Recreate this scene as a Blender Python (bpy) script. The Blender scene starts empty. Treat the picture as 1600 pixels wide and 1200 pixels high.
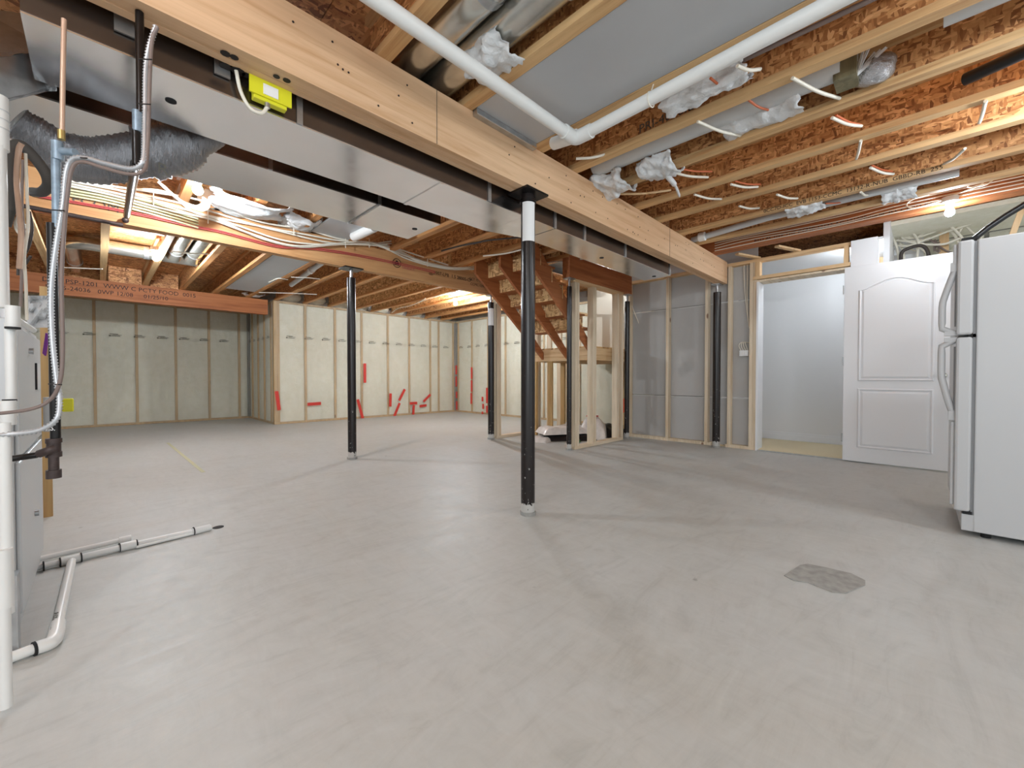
import bpy, math, random
from mathutils import Vector, Matrix, noise
random.seed(7)
C = bpy.context.scene.collection
PI = math.pi

# ------------------------------------------------------------------ camera, world, exposure
H = 0.88
TH = math.radians(44.84); TP = math.atan(10/643.5); FL = 643.5
FW = Vector((math.cos(TH)*math.cos(TP), math.sin(TH)*math.cos(TP), -math.sin(TP)))
RT = Vector((math.sin(TH), -math.cos(TH), 0))
UP = RT.cross(FW)
cam_d = bpy.data.cameras.new('camera'); cam = bpy.data.objects.new('camera', cam_d); C.objects.link(cam)
cam_d.sensor_width = 36; cam_d.lens = 36*FL/1600; cam_d.clip_start = 0.02
cam.matrix_world = Matrix(((RT.x, UP.x, -FW.x, 0), (RT.y, UP.y, -FW.y, 0), (RT.z, UP.z, -FW.z, H), (0, 0, 0, 1)))
bpy.context.scene.camera = cam
sc = bpy.context.scene
sc.view_settings.view_transform = 'Standard'; sc.view_settings.look = 'None'
sc.view_settings.gamma = 1; sc.view_settings.use_curve_mapping = False
sc.view_settings.exposure = 0.0
w = bpy.data.worlds.new('world'); sc.world = w; w.use_nodes = True
w.node_tree.nodes['Background'].inputs[0].default_value = (0.9, 0.97, 1.0, 1)
w.node_tree.nodes['Background'].inputs[1].default_value = 1.25
BULB = 1.0          # overall lamp level
# soft fill lamp added behind the camera, standing in for a flash
ld = bpy.data.lights.new('added_fill_lamp', 'AREA'); ld.shape = 'RECTANGLE'; ld.size = 1.8; ld.size_y = 1.2; ld.energy = 38; ld.color = (.88, .96, 1)
lo_ = bpy.data.objects.new('added_fill_lamp', ld); bpy.context.scene.collection.objects.link(lo_)
lo_.location = (-1.3, -1.3, 1.75); lo_.rotation_euler = (math.radians(84), 0, math.radians(-45))

def ray(x, y):
    return FW + RT*((x-800)/FL) + UP*((600-y)/FL)
def at(x, y, X=None, Y=None, Z=None, D=None):
    """turn a pixel of the photograph into the point where its ray meets a real plane"""
    d = ray(x, y)
    t = X/d.x if X is not None else Y/d.y if Y is not None else D if D is not None else (Z-H)/d.z
    return Vector((d.x*t, d.y*t, H+d.z*t))

# ------------------------------------------------------------------ materials
def mat(name):
    m = bpy.data.materials.new(name); m.use_nodes = True
    return m, m.node_tree, m.node_tree.nodes['Principled BSDF']
def N(t, kind, **k):
    n = t.nodes.new(kind)
    for a, b in k.items():
        if a.startswith('i_'): n.inputs[a[2:].replace('_', ' ')].default_value = b
        else: setattr(n, a, b)
    return n
def lin(c):
    return tuple((v/12.92 if v <= .04045 else ((v+.055)/1.055)**2.4) for v in [x/255 for x in c])+(1,)
def coords(t, scale=(1, 1, 1), rot=(0, 0, 0)):
    tc = N(t, 'ShaderNodeTexCoord'); mp = N(t, 'ShaderNodeMapping')
    mp.inputs['Scale'].default_value = scale; mp.inputs['Rotation'].default_value = rot
    t.links.new(tc.outputs['Object'], mp.inputs[0]); return mp.outputs[0]
def ramp(t, src, stops):
    r = N(t, 'ShaderNodeValToRGB'); e = r.color_ramp.elements
    while len(e) < len(stops): e.new(.5)
    for k, (p, c) in zip(e, stops): k.position = p; k.color = c
    t.links.new(src, r.inputs[0]); return r.outputs[0]
def mixc(t, a, b, f, mode='MIX'):
    m = N(t, 'ShaderNodeMix', data_type='RGBA', blend_type=mode)
    for v, i in ((f, 0), (a, 6), (b, 7)):
        if hasattr(v, 'is_linked') or hasattr(v, 'links'): t.links.new(v, m.inputs[i])
        else: m.inputs[i].default_value = v
    return m.outputs[2]
def bump(t, b, h, s=.3, d=.01):
    n = N(t, 'ShaderNodeBump'); n.inputs['Strength'].default_value = s; n.inputs['Distance'].default_value = d
    t.links.new(h, n.inputs['Height']); t.links.new(n.outputs[0], b.inputs['Normal'])
def noise_n(t, v, scale, detail=4, rough=.55, dist=0):
    n = N(t, 'ShaderNodeTexNoise'); n.inputs['Scale'].default_value = scale; n.inputs['Detail'].default_value = detail
    n.inputs['Roughness'].default_value = rough; n.inputs['Distortion'].default_value = dist
    t.links.new(v, n.inputs['Vector']); return n.outputs['Fac']
def plain(name, c, rough=.5, metal=0, spec=.5, emit=0, vary=0.0, vs=6):
    m, t, b = mat(name); c = lin(c)
    b.inputs['Base Color'].default_value = c; b.inputs['Roughness'].default_value = rough
    b.inputs['Metallic'].default_value = metal; b.inputs['Specular IOR Level'].default_value = spec
    f = noise_n(t, coords(t), vs, 5)
    if vary:
        d = tuple(x*(1-vary) for x in c[:3])+(1,); l = tuple(min(1, x*(1+vary)) for x in c[:3])+(1,)
        t.links.new(ramp(t, f, [(.3, d), (.7, l)]), b.inputs['Base Color'])
    if emit:
        b.inputs['Emission Color'].default_value = c; b.inputs['Emission Strength'].default_value = emit
    return m
def wood(name, c1, c2, axis, knots=True, fine=1.0):
    m, t, b = mat(name)
    s = [26*fine]*3; s[axis] = 1.3
    v = coords(t, tuple(s))
    f = noise_n(t, v, 1.0, 6, .6, .6)
    col = ramp(t, f, [(.28, lin(c2)), (.5, lin(c1)), (.74, lin(tuple(min(255, x+12) for x in c1)))])
    s2 = [1.2]*3; s2[axis] = .35
    g = noise_n(t, coords(t, tuple(s2)), 2.0, 3)
    col = mixc(t, col, lin(c2), ramp(t, g, [(.4, (0, 0, 0, 1)), (.8, (.55, .55, .55, 1))]))
    if knots:
        s3 = [9]*3; s3[axis] = 4.5
        vo = N(t, 'ShaderNodeTexVoronoi'); vo.inputs['Scale'].default_value = .42; t.links.new(coords(t, tuple(s3)), vo.inputs['Vector'])
        k = ramp(t, vo.outputs['Distance'], [(.0, (1, 1, 1, 1)), (.055, (.8, .8, .8, 1)), (.085, (0, 0, 0, 1))])
        col = mixc(t, col, lin((120, 78, 48)), k)
    t.links.new(col, b.inputs['Base Color']); b.inputs['Roughness'].default_value = .62
    bump(t, b, f, .12, .003); return m
def osb(name, c1, c2, c3, sc_=1.35):
    m, t, b = mat(name)
    cs = []
    for sc3, rot in (((14, 17, 58), (.5, 0, 0)), ((14, 60, 16), (-.35, 0, .2)), ((40, 22, 40), (.9, .4, 0))):
        v = coords(t, tuple(x*sc_ for x in sc3), rot)
        vo = N(t, 'ShaderNodeTexVoronoi'); vo.inputs['Scale'].default_value = 1; vo.inputs['Randomness'].default_value = 1
        t.links.new(v, vo.inputs['Vector']); sp = N(t, 'ShaderNodeSeparateColor'); t.links.new(vo.outputs['Color'], sp.inputs[0])
        cs.append(sp.outputs[0])
    a = ramp(t, cs[0], [(0, lin(c3)), (.25, lin(c2)), (.6, lin(c1)), (1, lin(tuple(min(255, x+28) for x in c1)))])
    bb = ramp(t, cs[1], [(0, lin(c3)), (.3, lin(c2)), (.8, lin(c1)), (1, lin(tuple(min(255, x+22) for x in c1)))])
    col = mixc(t, a, bb, ramp(t, cs[2], [(.45, (0, 0, 0, 1)), (.55, (1, 1, 1, 1))]))
    t.links.new(col, b.inputs['Base Color']); b.inputs['Roughness'].default_value = .6
    bump(t, b, cs[0], .15, .003); return m
M = {}
LC, LC2 = (226, 194, 150), (196, 152, 104)
for k, ax in (('x', 0), ('y', 1), ('z', 2)):
    M['lum'+k] = wood('pine lumber '+k, LC, LC2, ax)
    M['stud'+k] = wood('pale stud lumber '+k, (228, 212, 188), (205, 180, 145), ax)
    M['red'+k] = wood('reddish laminated lumber '+k, (176, 108, 62), (140, 78, 42), ax, True, .8)
M['flange'] = wood('joist flange lumber', (216, 178, 128), (182, 134, 86), 1, False)
M['flange2'] = wood('far joist flange lumber', (205, 150, 95), (170, 112, 62), 1, False)
M['lvl'] = wood('pale laminated beam', (222, 184, 146), (200, 154, 112), 0)
M['lvlply'] = wood('laminated ply edge', (205, 160, 105), (150, 105, 62), 0, False, 3)
M['lvl2'] = wood('tan laminated beam', (204, 156, 106), (176, 122, 76), 0)
M['tanz'] = wood('old tan lumber', (206, 170, 116), (176, 136, 86), 2)
M['osb'] = osb('strand board', (212, 156, 100), (180, 120, 70), (128, 78, 42))
M['osbl'] = osb('pale strand board', (224, 186, 132), (196, 150, 98), (146, 100, 60), .9)
M['steel'], t, b = mat('galvanized sheet steel')
b.inputs['Metallic'].default_value = 1; v = coords(t, (2, 2, 2))
f = noise_n(t, v, 1.6, 4); t.links.new(ramp(t, f, [(.3, lin((240, 240, 240))), (.7, lin((250, 250, 250)))]), b.inputs['Base Color'])
t.links.new(ramp(t, noise_n(t, v, 3, 3), [(.3, (.16,)*3+(1,)), (.7, (.26,)*3+(1,))]), b.inputs['Roughness'])
M['steeld'] = plain('dull galvanized steel', (186, 188, 190), .33, .9, vary=.15, vs=20)
M['pipe_silver'] = plain('galvanized round duct', (205, 203, 196), .25, .95, vary=.1, vs=10)
M['foil'], t, b = mat('crumpled foil'); b.inputs['Metallic'].default_value = .9; b.inputs['Roughness'].default_value = .25
b.inputs['Base Color'].default_value = lin((190, 190, 192)); bump(t, b, noise_n(t, coords(t), 38, 5, .7), .9, .02)
M['flex'], t, b = mat('silver grey flexible duct jacket'); b.inputs['Metallic'].default_value = .7; b.inputs['Roughness'].default_value = .26
b.inputs['Base Color'].default_value = lin((152, 152, 156)); bump(t, b, noise_n(t, coords(t, (60, 8, 12)), 1.2, 5, .7), .8, .02)
M['panning'] = plain('grey foil return air panel', (186, 188, 191), .5, .1, vary=.05, vs=1.5)
M['black'] = plain('black painted steel', (22, 18, 18), .3, .25, vary=.4, vs=30)
M['blackpost'], t, b = mat('black painted post'); b.inputs['Roughness'].default_value = .28
sp = noise_n(t, coords(t, (1, 1, .6)), 55, 3, .6)
pz = N(t, 'ShaderNodeSeparateXYZ'); t.links.new(coords(t), pz.inputs[0])
lo = ramp(t, pz.outputs[2], [(.0, (.62, .62, .62, 1)), (.06, (.62, .62, .62, 1)), (.09, (.30, .30, .30, 1)), (.9, (.22, .22, .22, 1)), (1, (0, 0, 0, 1))])
ad = N(t, 'ShaderNodeMath', operation='ADD'); t.links.new(sp, ad.inputs[0]); t.links.new(lo, ad.inputs[1])
t.links.new(ramp(t, ad.outputs[0], [(.0, lin((26, 20, 20))), (.94, lin((30, 22, 21))), (.98, lin((190, 188, 184))), (1, lin((190, 188, 184)))]), b.inputs['Base Color'])
M['plastic_black'] = plain('black plastic pipe', (28, 28, 30), .4)
M['dark_foam'] = plain('dark foam pipe insulation', (70, 66, 62), .8, vary=.1)
M['pvc'] = plain('white plastic pipe', (232, 232, 230), .35, vary=.03)
M['pvcg'] = plain('light grey plastic fitting', (205, 207, 208), .4)
M['ink'] = plain('black ink', (35, 28, 26), .7)
M['inkg'] = plain('faded ink', (92, 88, 80), .8)
M['arm'] = plain('ribbed galvanized armour', (196, 198, 202), .35, .45)
M['inkp'] = plain('pink ink', (190, 84, 96), .7)
M['cable'] = plain('white cable sheath', (232, 226, 212), .5)
M['cabley'] = plain('pale yellow green cable sheath', (214, 214, 172), .5)
M['cabler'] = plain('red cable sheath', (196, 84, 84), .5)
M['cableb'] = plain('dark cable sheath', (60, 52, 48), .5)
M['cableg'] = plain('grey brown cable sheath', (128, 112, 106), .5)
M['cableo'] = plain('orange cable sheath', (206, 108, 66), .5)
M['copper'] = plain('dull copper pipe', (204, 172, 150), .4, .3, vary=.12, vs=12)
M['brass'] = plain('brass fitting', (196, 172, 112), .35, .8)
M['bluegal'] = plain('blue grey galvanized pipe', (140, 158, 174), .42, .3, vary=.25, vs=40)
M['iron'] = plain('dark cast iron fitting', (74, 62, 60), .5, .4, vary=.2, vs=60)
M['white'] = plain('white semi gloss paint', (232, 233, 236), .4)
M['wallw'] = plain('white wall paint', (230, 230, 231), .7)
M['side'] = plain('sheet steel with painted shade', (124, 116, 112), .22, .95, vary=.15, vs=3)  # steel colour darkened to paint in shade and dark reflections on duct sides
M['wallt'] = plain('beige painted drywall', (216, 206, 190), .8)
M['fridge'] = plain('white enamel', (196, 197, 199), .35)
M['gasket'] = plain('grey rubber gasket', (140, 142, 145), .6)
M['dark'] = plain('dark gap', (30, 30, 32), .8)
M['grey_drywall'] = plain('grey paper drywall back', (186, 185, 184), .85, vary=.04, vs=2)
M['joint'] = plain('pale drywall joint', (205, 204, 202), .8)
M['yellow'] = plain('yellow plastic box', (222, 218, 40), .45)
M['sticker'] = plain('white paper sticker', (236, 236, 236), .6)
M['furn'] = plain('light grey enamelled steel', (196, 198, 200), .38, .1)
M['tape'] = plain('red sheathing tape', (214, 62, 52), .45)
M['purple'] = plain('purple printed card', (130, 50, 150), .5)
M['orange'] = plain('orange tag', (226, 84, 36), .5)
M['bagw'] = plain('white printed bag', (222, 214, 208), .35, vary=.1, vs=20)
M['bagb'] = plain('black bag', (26, 24, 26), .35)
M['bagr'] = plain('red print', (200, 40, 40), .5)
M['green'] = plain('green bag', (40, 120, 60), .4)
M['carpet'] = plain('beige carpet', (222, 206, 172), .95, vary=.08, vs=160)
M['greenwood'] = wood('grey green weathered block', (120, 112, 84), (88, 82, 60), 2, False)
M['conc_wall'] = plain('concrete foundation', (150, 148, 144), .9, vary=.08)
M['bulb'] = plain('lit bulb', (236, 245, 252), .4, emit=1.0)
# batts and polyethylene
M['batt'], t, b = mat('pale yellow insulation batt')
f = noise_n(t, coords(t), 9, 6, .7)
t.links.new(ramp(t, f, [(.3, lin((232, 228, 206))), (.7, lin((244, 241, 226)))]), b.inputs['Base Color']); b.inputs['Roughness'].default_value = .95
bump(t, b, f, .5, .03)
M['poly'], t, b = mat('translucent vapour barrier')
b.inputs['Base Color'].default_value = lin((240, 238, 226)); b.inputs['Roughness'].default_value = .13; b.inputs['Alpha'].default_value = .26
vv = coords(t, (1.4, 1.4, .5)); f = noise_n(t, vv, 5, 5, .6, 1.5); bump(t, b, f, 1.0, .12)
M['film'], t, b = mat('white plastic film'); b.inputs['Base Color'].default_value = lin((238, 240, 242)); b.inputs['Roughness'].default_value = .3
b.inputs['Alpha'].default_value = .88; bump(t, b, noise_n(t, coords(t), 22, 5, .6, 1), .6, .02)
# concrete floor
M['floor'], t, b = mat('trowelled concrete')
v = coords(t)
wv = N(t, 'ShaderNodeTexNoise'); wv.inputs['Scale'].default_value = .8; wv.inputs['Detail'].default_value = 3; t.links.new(v, wv.inputs['Vector'])
big = noise_n(t, v, .75, 5, .6, 1.2); mid = noise_n(t, coords(t, (1.1, 3.6, 1), (0, 0, .5)), 1.8, 8, .68, 2.6); sm = noise_n(t, coords(t, (4, 1.3, 1), (0, 0, -.35)), 3.6, 6, .7, 1.4)
c0 = ramp(t, big, [(.3, lin((182, 181, 172))), (.5, lin((186, 188, 184))), (.7, lin((190, 193, 191)))])
c1 = mixc(t, c0, ramp(t, mid, [(.28, lin((168, 166, 162))), (.46, lin((192, 190, 187))), (.72, lin((206, 205, 203)))]), .5)
c2 = mixc(t, c1, ramp(t, sm, [(.3, (.42,)*3+(1,)), (.5, (.5,)*3+(1,)), (.75, (.58,)*3+(1,))]), .35, 'OVERLAY')
spk = noise_n(t, v, 9, 2, .5)
c3 = mixc(t, c2, lin((120, 116, 110)), ramp(t, spk, [(.76, (0, 0, 0, 1)), (.79, (.6, .6, .6, 1))]))
t.links.new(c3, b.inputs['Base Color'])
t.links.new(ramp(t, mid, [(.3, (.42,)*3+(1,)), (.7, (.6,)*3+(1,))]), b.inputs['Roughness'])
bump(t, b, mid, .06, .01)
M['patch'] = plain('rough darker concrete patch', (158, 157, 153), .85, vary=.18, vs=26)

# ------------------------------------------------------------------ mesh helper
class MB:
    def __init__(s): s.v = []; s.f = []; s.sm = []
    def add(s, vs, fs, smooth=False):
        o = len(s.v); s.v += [tuple(p) for p in vs]; s.f += [tuple(i+o for i in f) for f in fs]; s.sm += [smooth]*len(fs); return s
    def box(s, x0, x1, y0, y1, z0, z1):
        if x0 > x1: x0, x1 = x1, x0
        if y0 > y1: y0, y1 = y1, y0
        if z0 > z1: z0, z1 = z1, z0
        return s.add([(x0, y0, z0), (x1, y0, z0), (x1, y1, z0), (x0, y1, z0), (x0, y0, z1), (x1, y0, z1), (x1, y1, z1), (x0, y1, z1)],
                     [(0, 3, 2, 1), (4, 5, 6, 7), (0, 1, 5, 4), (1, 2, 6, 5), (2, 3, 7, 6), (3, 0, 4, 7)])
    def prism(s, pts, d):
        """closed polygon (3-D points) extruded by vector d"""
        n = len(pts); d = Vector(d); a = [Vector(p) for p in pts]
        return s.add(a+[p+d for p in a], [tuple(range(n))[::-1], tuple(range(n, 2*n))]+[(i, (i+1) % n, n+(i+1) % n, n+i) for i in range(n)])
    def bar(s, p, q, w_, h_, up=(0, 0, 1)):
        p = Vector(p); q = Vector(q); d = (q-p).normalized(); u = Vector(up)
        if abs(d.dot(u)) > .98: u = Vector((1, 0, 0))
        r = d.cross(u).normalized(); u = r.cross(d).normalized(); r = r*w_/2; u = u*h_/2
        return s.prism([p-r-u, p+r-u, p+r+u, p-r+u], q-p)
    def tube(s, pts, r, n=10, cap=True, smooth=True):
        pts = [Vector(p) for p in pts]; rs = r if isinstance(r, (list, tuple)) else [r]*len(pts)
        vs = []; prev = None
        for i, p in enumerate(pts):
            d = (pts[min(i+1, len(pts)-1)]-pts[max(i-1, 0)])
            d = d.normalized() if d.length > 1e-9 else Vector((0, 0, 1))
            if prev is None:
                a = Vector((0, 0, 1)) if abs(d.z) < .9 else Vector((1, 0, 0)); u = d.cross(a).normalized()
            else:
                u = prev-d*prev.dot(d); u = u.normalized() if u.length > 1e-6 else d.orthogonal().normalized()
            prev = u; v_ = d.cross(u)
            vs += [p+(u*math.cos(2*PI*k/n)+v_*math.sin(2*PI*k/n))*rs[i] for k in range(n)]
        fs = [(i*n+k, i*n+(k+1) % n, (i+1)*n+(k+1) % n, (i+1)*n+k) for i in range(len(pts)-1) for k in range(n)]
        s.add(vs, fs, smooth)
        if cap: s.add(vs[:n], [tuple(range(n))[::-1]]); s.add(vs[-n:], [tuple(range(n))])
        return s
    def ball(s, c, r, n=12, sx=1, sy=1, sz=1):
        c = Vector(c); vs = [c+Vector((0, 0, -r*sz))]
        for i in range(1, n//2):
            a = -PI/2+PI*i/(n//2)
            vs += [c+Vector((r*sx*math.cos(a)*math.cos(2*PI*k/n), r*sy*math.cos(a)*math.sin(2*PI*k/n), r*sz*math.sin(a))) for k in range(n)]
        vs.append(c+Vector((0, 0, r*sz))); m = n//2-1; L = len(vs)-1
        fs = [(0, 1+(k+1) % n, 1+k) for k in range(n)]
        fs += [(1+i*n+k, 1+i*n+(k+1) % n, 1+(i+1)*n+(k+1) % n, 1+(i+1)*n+k) for i in range(m-1) for k in range(n)]
        fs += [(L, 1+(m-1)*n+k, 1+(m-1)*n+(k+1) % n) for k in range(n)]
        return s.add(vs, fs, True)
    def build(s, name, m, parent=None, bevel=0):
        me = bpy.data.meshes.new(name); me.from_pydata(s.v, [], s.f); me.update()
        me.polygons.foreach_set('use_smooth', s.sm); me.materials.append(M[m] if isinstance(m, str) else m)
        o = bpy.data.objects.new(name, me); C.objects.link(o)
        if parent is not None:
            o.parent = parent; q = parent; off = Vector((0, 0, 0))
            while q is not None: off += q.location; q = q.parent
            o.location = -off
        if bevel:
            md = o.modifiers.new('bevel', 'BEVEL'); md.width = bevel; md.segments = 2; md.limit_method = 'ANGLE'
        return o
def tag(o, label, cat, group=None, kind=None):
    o['label'] = label
    if cat: o['category'] = cat
    if group: o['group'] = group
    if kind: o['kind'] = kind
    return o
def thing(name, label, cat, loc, group=None, kind=None):
    o = bpy.data.objects.new(name, None); C.objects.link(o); o.location = loc; o.empty_display_size = .1
    return tag(o, label, cat, group, kind)
def struct(name, loc=(0, 0, 0), mb=None, m=None, label=None):
    o = mb.build(name, m) if mb else bpy.data.objects.new(name, None)
    if not mb: C.objects.link(o); o.location = loc
    o['kind'] = 'structure'
    if label: o['label'] = label
    return o
def box(x0, x1, y0, y1, z0, z1): return MB().box(x0, x1, y0, y1, z0, z1)
def smooth_path(pts, n=6):
    pts = [Vector(p) for p in pts]; out = []
    P = [pts[0]*2-pts[1]]+pts+[pts[-1]*2-pts[-2]]
    for i in range(1, len(P)-2):
        for k in range(n):
            t_ = k/n; a, b_, c, d = P[i-1], P[i], P[i+1], P[i+2]
            out.append(.5*((2*b_)+(-a+c)*t_+(2*a-5*b_+4*c-d)*t_*t_+(-a+3*b_-3*c+d)*t_**3))
    out.append(pts[-1]); return out
def text(s, size, origin, xdir, ydir, m, parent, name='printed_text', extrude=.0004):
    """flat lettering on a real surface: xdir = reading direction, ydir = letter up"""
    cu = bpy.data.curves.new('lettering', 'FONT'); cu.body = s; cu.size = size; cu.extrude = extrude; cu.resolution_u = 2
    ob = bpy.data.objects.new('lettering', cu); C.objects.link(ob)
    dg = bpy.context.evaluated_depsgraph_get(); me = bpy.data.meshes.new_from_object(ob.evaluated_get(dg))
    bpy.data.objects.remove(ob)
    X = Vector(xdir).normalized(); Y = Vector(ydir); Y = (Y-X*Y.dot(X)).normalized(); Z = X.cross(Y); o0 = Vector(origin)
    me.transform(Matrix(((X.x, Y.x, Z.x, o0.x), (X.y, Y.y, Z.y, o0.y), (X.z, Y.z, Z.z, o0.z), (0, 0, 0, 1))))
    me.materials.clear(); me.materials.append(M[m])
    o = bpy.data.objects.new(name, me); C.objects.link(o)
    o.parent = parent; q = parent; off = Vector((0, 0, 0))
    while q is not None: off += q.location; q = q.parent
    o.location = -off
    return o

JZ = 2.32      # underside of the joists
BZ = 2.05      # underside of the beams
# ------------------------------------------------------------------ bulbs of the room, then added unseen bulbs for more light
def bulb(x, y, z, label, power, box_=True, down=True, cat='light'):
    t_ = thing('light_bulb', label, cat, (x, y, z))
    MB().ball((x, y, z), .031, 14).tube([(x, y, z+.02), (x, y, z+.045)], [.026, .014], 12).build('bulb', bulbmat(power), t_)
    MB().tube([(x, y, z+.04), (x, y, z+.05), (x, y, z+.085)], [.018, .024, .03], 12).build('socket', 'sticker', t_)
    if box_: MB().tube([(x, y, z+.085), (x, y, z+.125)], .052, 10).build('ceiling_box', 'pvcg', t_)
    return t_
_bm = {}
def bulbmat(p):
    if p not in _bm:
        m = M['bulb'].copy(); m.node_tree.nodes['Principled BSDF'].inputs['Emission Strength'].default_value = p*BULB/(PI*4*PI*.031**2)
        _bm[p] = m
    return _bm[p]
bulb(5.0, -.15, 2.25, 'lit bare bulb above the open white door beside the fridge', 17)
bulb(.49, 6.3, 2.26, 'lit bare bulb under the silver round duct at the far left', 112)
bulb(4.62, 6.05, 2.23, 'lit bare bulb near the far right corner of the insulated walls', 115)
bulb(.51, 3.62, 2.195, 'bright bare bulb half hidden behind the grey trunk duct', 58)
bulb(1.9, -.6, 2.22, 'added unseen bare bulb on the joists nearer the camera, outside the frame', 20)  # added bulb, out of view, for more light near the camera
bulb(3.27, -.62, 2.195, 'added unseen bare bulb on a joist above the fridge', 26)  # added out of view to brighten the grey wall and right side
bulb(-.9, .9, 2.22, 'added unseen bare bulb on the joists behind the camera by the furnace', 24)  # added bulb behind the camera, extra light from that side
bulb(6.0, .43, 2.2, 'added unseen bare bulb in the white hall beyond the doorway', 13)  # added bulb, kept hidden, to brighten the hall
bulb(5.9, 3.65, 2.575, 'unseen bare bulb in the stairwell above the landing', 14)  # unseen bulb, serves only to light the stairwell

# ------------------------------------------------------------------ floor, ceiling, outer walls
struct('floor', mb=box(-3.2, 8, -3.2, 11.2, -.12, 0), m='floor')
fl = bpy.data.objects['floor']
pp = [at(1225, 900, Z=0), at(1250, 884, Z=0), at(1262, 882, Z=0), at(1292, 888, Z=0), at(1330, 897, Z=0), at(1352, 908, Z=0), at(1352, 915, Z=0), at(1322, 928, Z=0), at(1300, 926, Z=0), at(1262, 911, Z=0), at(1240, 908, Z=0)]
MB().prism([(p.x, p.y, .0005) for p in pp][::-1], (0, 0, .0035)).build('concrete_patch', 'patch', fl)['label'] = 'rough darker rectangular patch in the concrete'
M['chalk'] = plain('faint yellow chalk', (194, 192, 160), .8)
q0, q1 = at(262, 692, Z=0), at(318, 738, Z=0)
MB().bar((q0.x, q0.y, .001), (q1.x, q1.y, .001), .03, .001).build('chalk_line', 'chalk', fl)
ceil = struct('ceiling')
# sheets of strand board subfloor over the joists, stair opening left out
for i in range(9):
    for j in range(12):
        x0, y0 = -2.9+i*1.22, -3.1+j*1.22
        x1, y1 = x0+1.216, y0+1.216
        if x0 > 3.6 and 2.9 < y0+.6 < 4.4: continue
        box(x0, min(x1, 7.2), y0, y1, 2.56, 2.578).build('subfloor_panel', 'osb', ceil)
box(3.9, 4.75, 3.0, 4.4, 2.56, 2.578).build('subfloor_panel', 'osb', ceil)

box(-3.2, 8, -3.2, 11.2, 2.70, 2.75).build('light_leak_cover', 'conc_wall', ceil)  # cover added over everything to stop world light leaking in
def insulated_wall(name, p, q, n, ztop, studs, marks=True, tapes=(), zm=1.66, ext=(-.25, .25)):
    """stud wall along p->q (plan points), n = unit normal to the room; batts between studs, film on the face"""
    p = Vector(p+(0,)); q = Vector(q+(0,)); n = Vector(n+(0,)); L = (q-p).length; d = (q-p)/L
    W = struct(name, tuple(p))
    def slab(a, b, z0, z1, f0, f1, nm, m, par=W):   # along a..b, depth f0..f1 behind the face
        A = p+d*a-n*f0; return MB().prism([A, A+d*(b-a), A+d*(b-a)-n*(f1-f0), A-n*(f1-f0)] if d.cross(n).z < 0 else [A, A-n*(f1-f0), A+d*(b-a)-n*(f1-f0), A+d*(b-a)], (0, 0, 1e-6)) if False else \
            MB().add([(A+o).to_tuple() for z in (z0, z1) for o in (Vector((0, 0, z)), d*(b-a)+Vector((0, 0, z)), d*(b-a)-n*(f1-f0)+Vector((0, 0, z)), -n*(f1-f0)+Vector((0, 0, z)))],
                     [(0, 3, 2, 1), (4, 5, 6, 7), (0, 1, 5, 4), (1, 2, 6, 5), (2, 3, 7, 6), (3, 0, 4, 7)]).build(nm, m, par)
    slab(ext[0], L+ext[1], 0, 2.70, .12, .3, 'foundation_wall', 'conc_wall')
    slab(0, L, 0, .038, .004, .1, 'bottom_plate', 'tanz'); slab(0, L, ztop-.04, ztop, .004, .1, 'top_plate', 'tanz')
    for s in studs: slab(max(0, s-.02), min(L, s+.02), .038, ztop-.04, .004, .1, 'stud', 'tanz')
    ss = sorted(set([0]+list(studs)+[L]))
    for a, b_ in zip(ss, ss[1:]):
        if b_-a < .12: continue
        # bulging batt
        mb = MB(); nu, nv = 5, 9; a2, b2 = a+.022, b_-.022
        vs = []
        for j in range(nv+1):
            for i in range(nu+1):
                u, v_ = i/nu, j/nv
                bul = .016*math.sin(PI*u)**.6*(1+.5*noise.noise(Vector((a*3+u*2, v_*5, 1)))) if 0 < u < 1 else 0
                P = p+d*(a2+(b2-a2)*u)-n*(.03-bul)+Vector((0, 0, .04+(ztop-.085)*v_)); vs.append(P)
        mb.add(vs, [(j*(nu+1)+i, j*(nu+1)+i+1, (j+1)*(nu+1)+i+1, (j+1)*(nu+1)+i) for j in range(nv) for i in range(nu)], True)
        mb.build('insulation_batt', 'batt', W)
    # vapour barrier, gently rippled, running over the top plate and onto the floor line
    nu, nv = int(L/.11)+1, 16; vs = []
    for j in range(nv+1):
        for i in range(nu+1):
            s = L*i/nu; z = .012+(ztop+.06)*j/nv
            near = min([abs(s-k) for k in studs]+[1])
            rp = .010*noise.noise(Vector((s*2.6, z*1.1, L))) + (.006 if near > .06 else -.004)
            vs.append(p+d*s+n*(.014+rp)+Vector((0, 0, z+.012*noise.noise(Vector((s*5, 3, 0)))*(j == nv))))
    MB().add(vs, [(j*(nu+1)+i, j*(nu+1)+i+1, (j+1)*(nu+1)+i+1, (j+1)*(nu+1)+i) for j in range(nv) for i in range(nu)], True).build('vapour_barrier', 'poly', W)
    if marks:
        mb = MB(); s = .2
        while s < L-.2:
            def st(a, b_, z, h):
                A = p+d*(s+a)+n*.032+Vector((0, 0, z)); mb.bar(A, A+d*(b_-a), .002, h)
            st(0, .025, zm-.02, .02); st(.03, .15, zm-.022, .007); st(.01, .12, zm+.012, .008); st(.05, .17, zm-.004, .005)
            s += .33
        mb.build('printed_mark', 'inkg', W)
    for (s, z, ln, ang) in tapes:
        A = p+d*s+n*.034+Vector((0, 0, z)); v_ = (d*math.cos(ang)+Vector((0, 0, 1))*math.sin(ang))*ln/2
        MB().bar(A-v_, A+v_, .003, .06, up=(d*-math.sin(ang)+Vector((0, 0, 1))*math.cos(ang))).build('tape_strip', 'tape', W)['label'] = 'red tape strip on the clear film'
    return W
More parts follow.
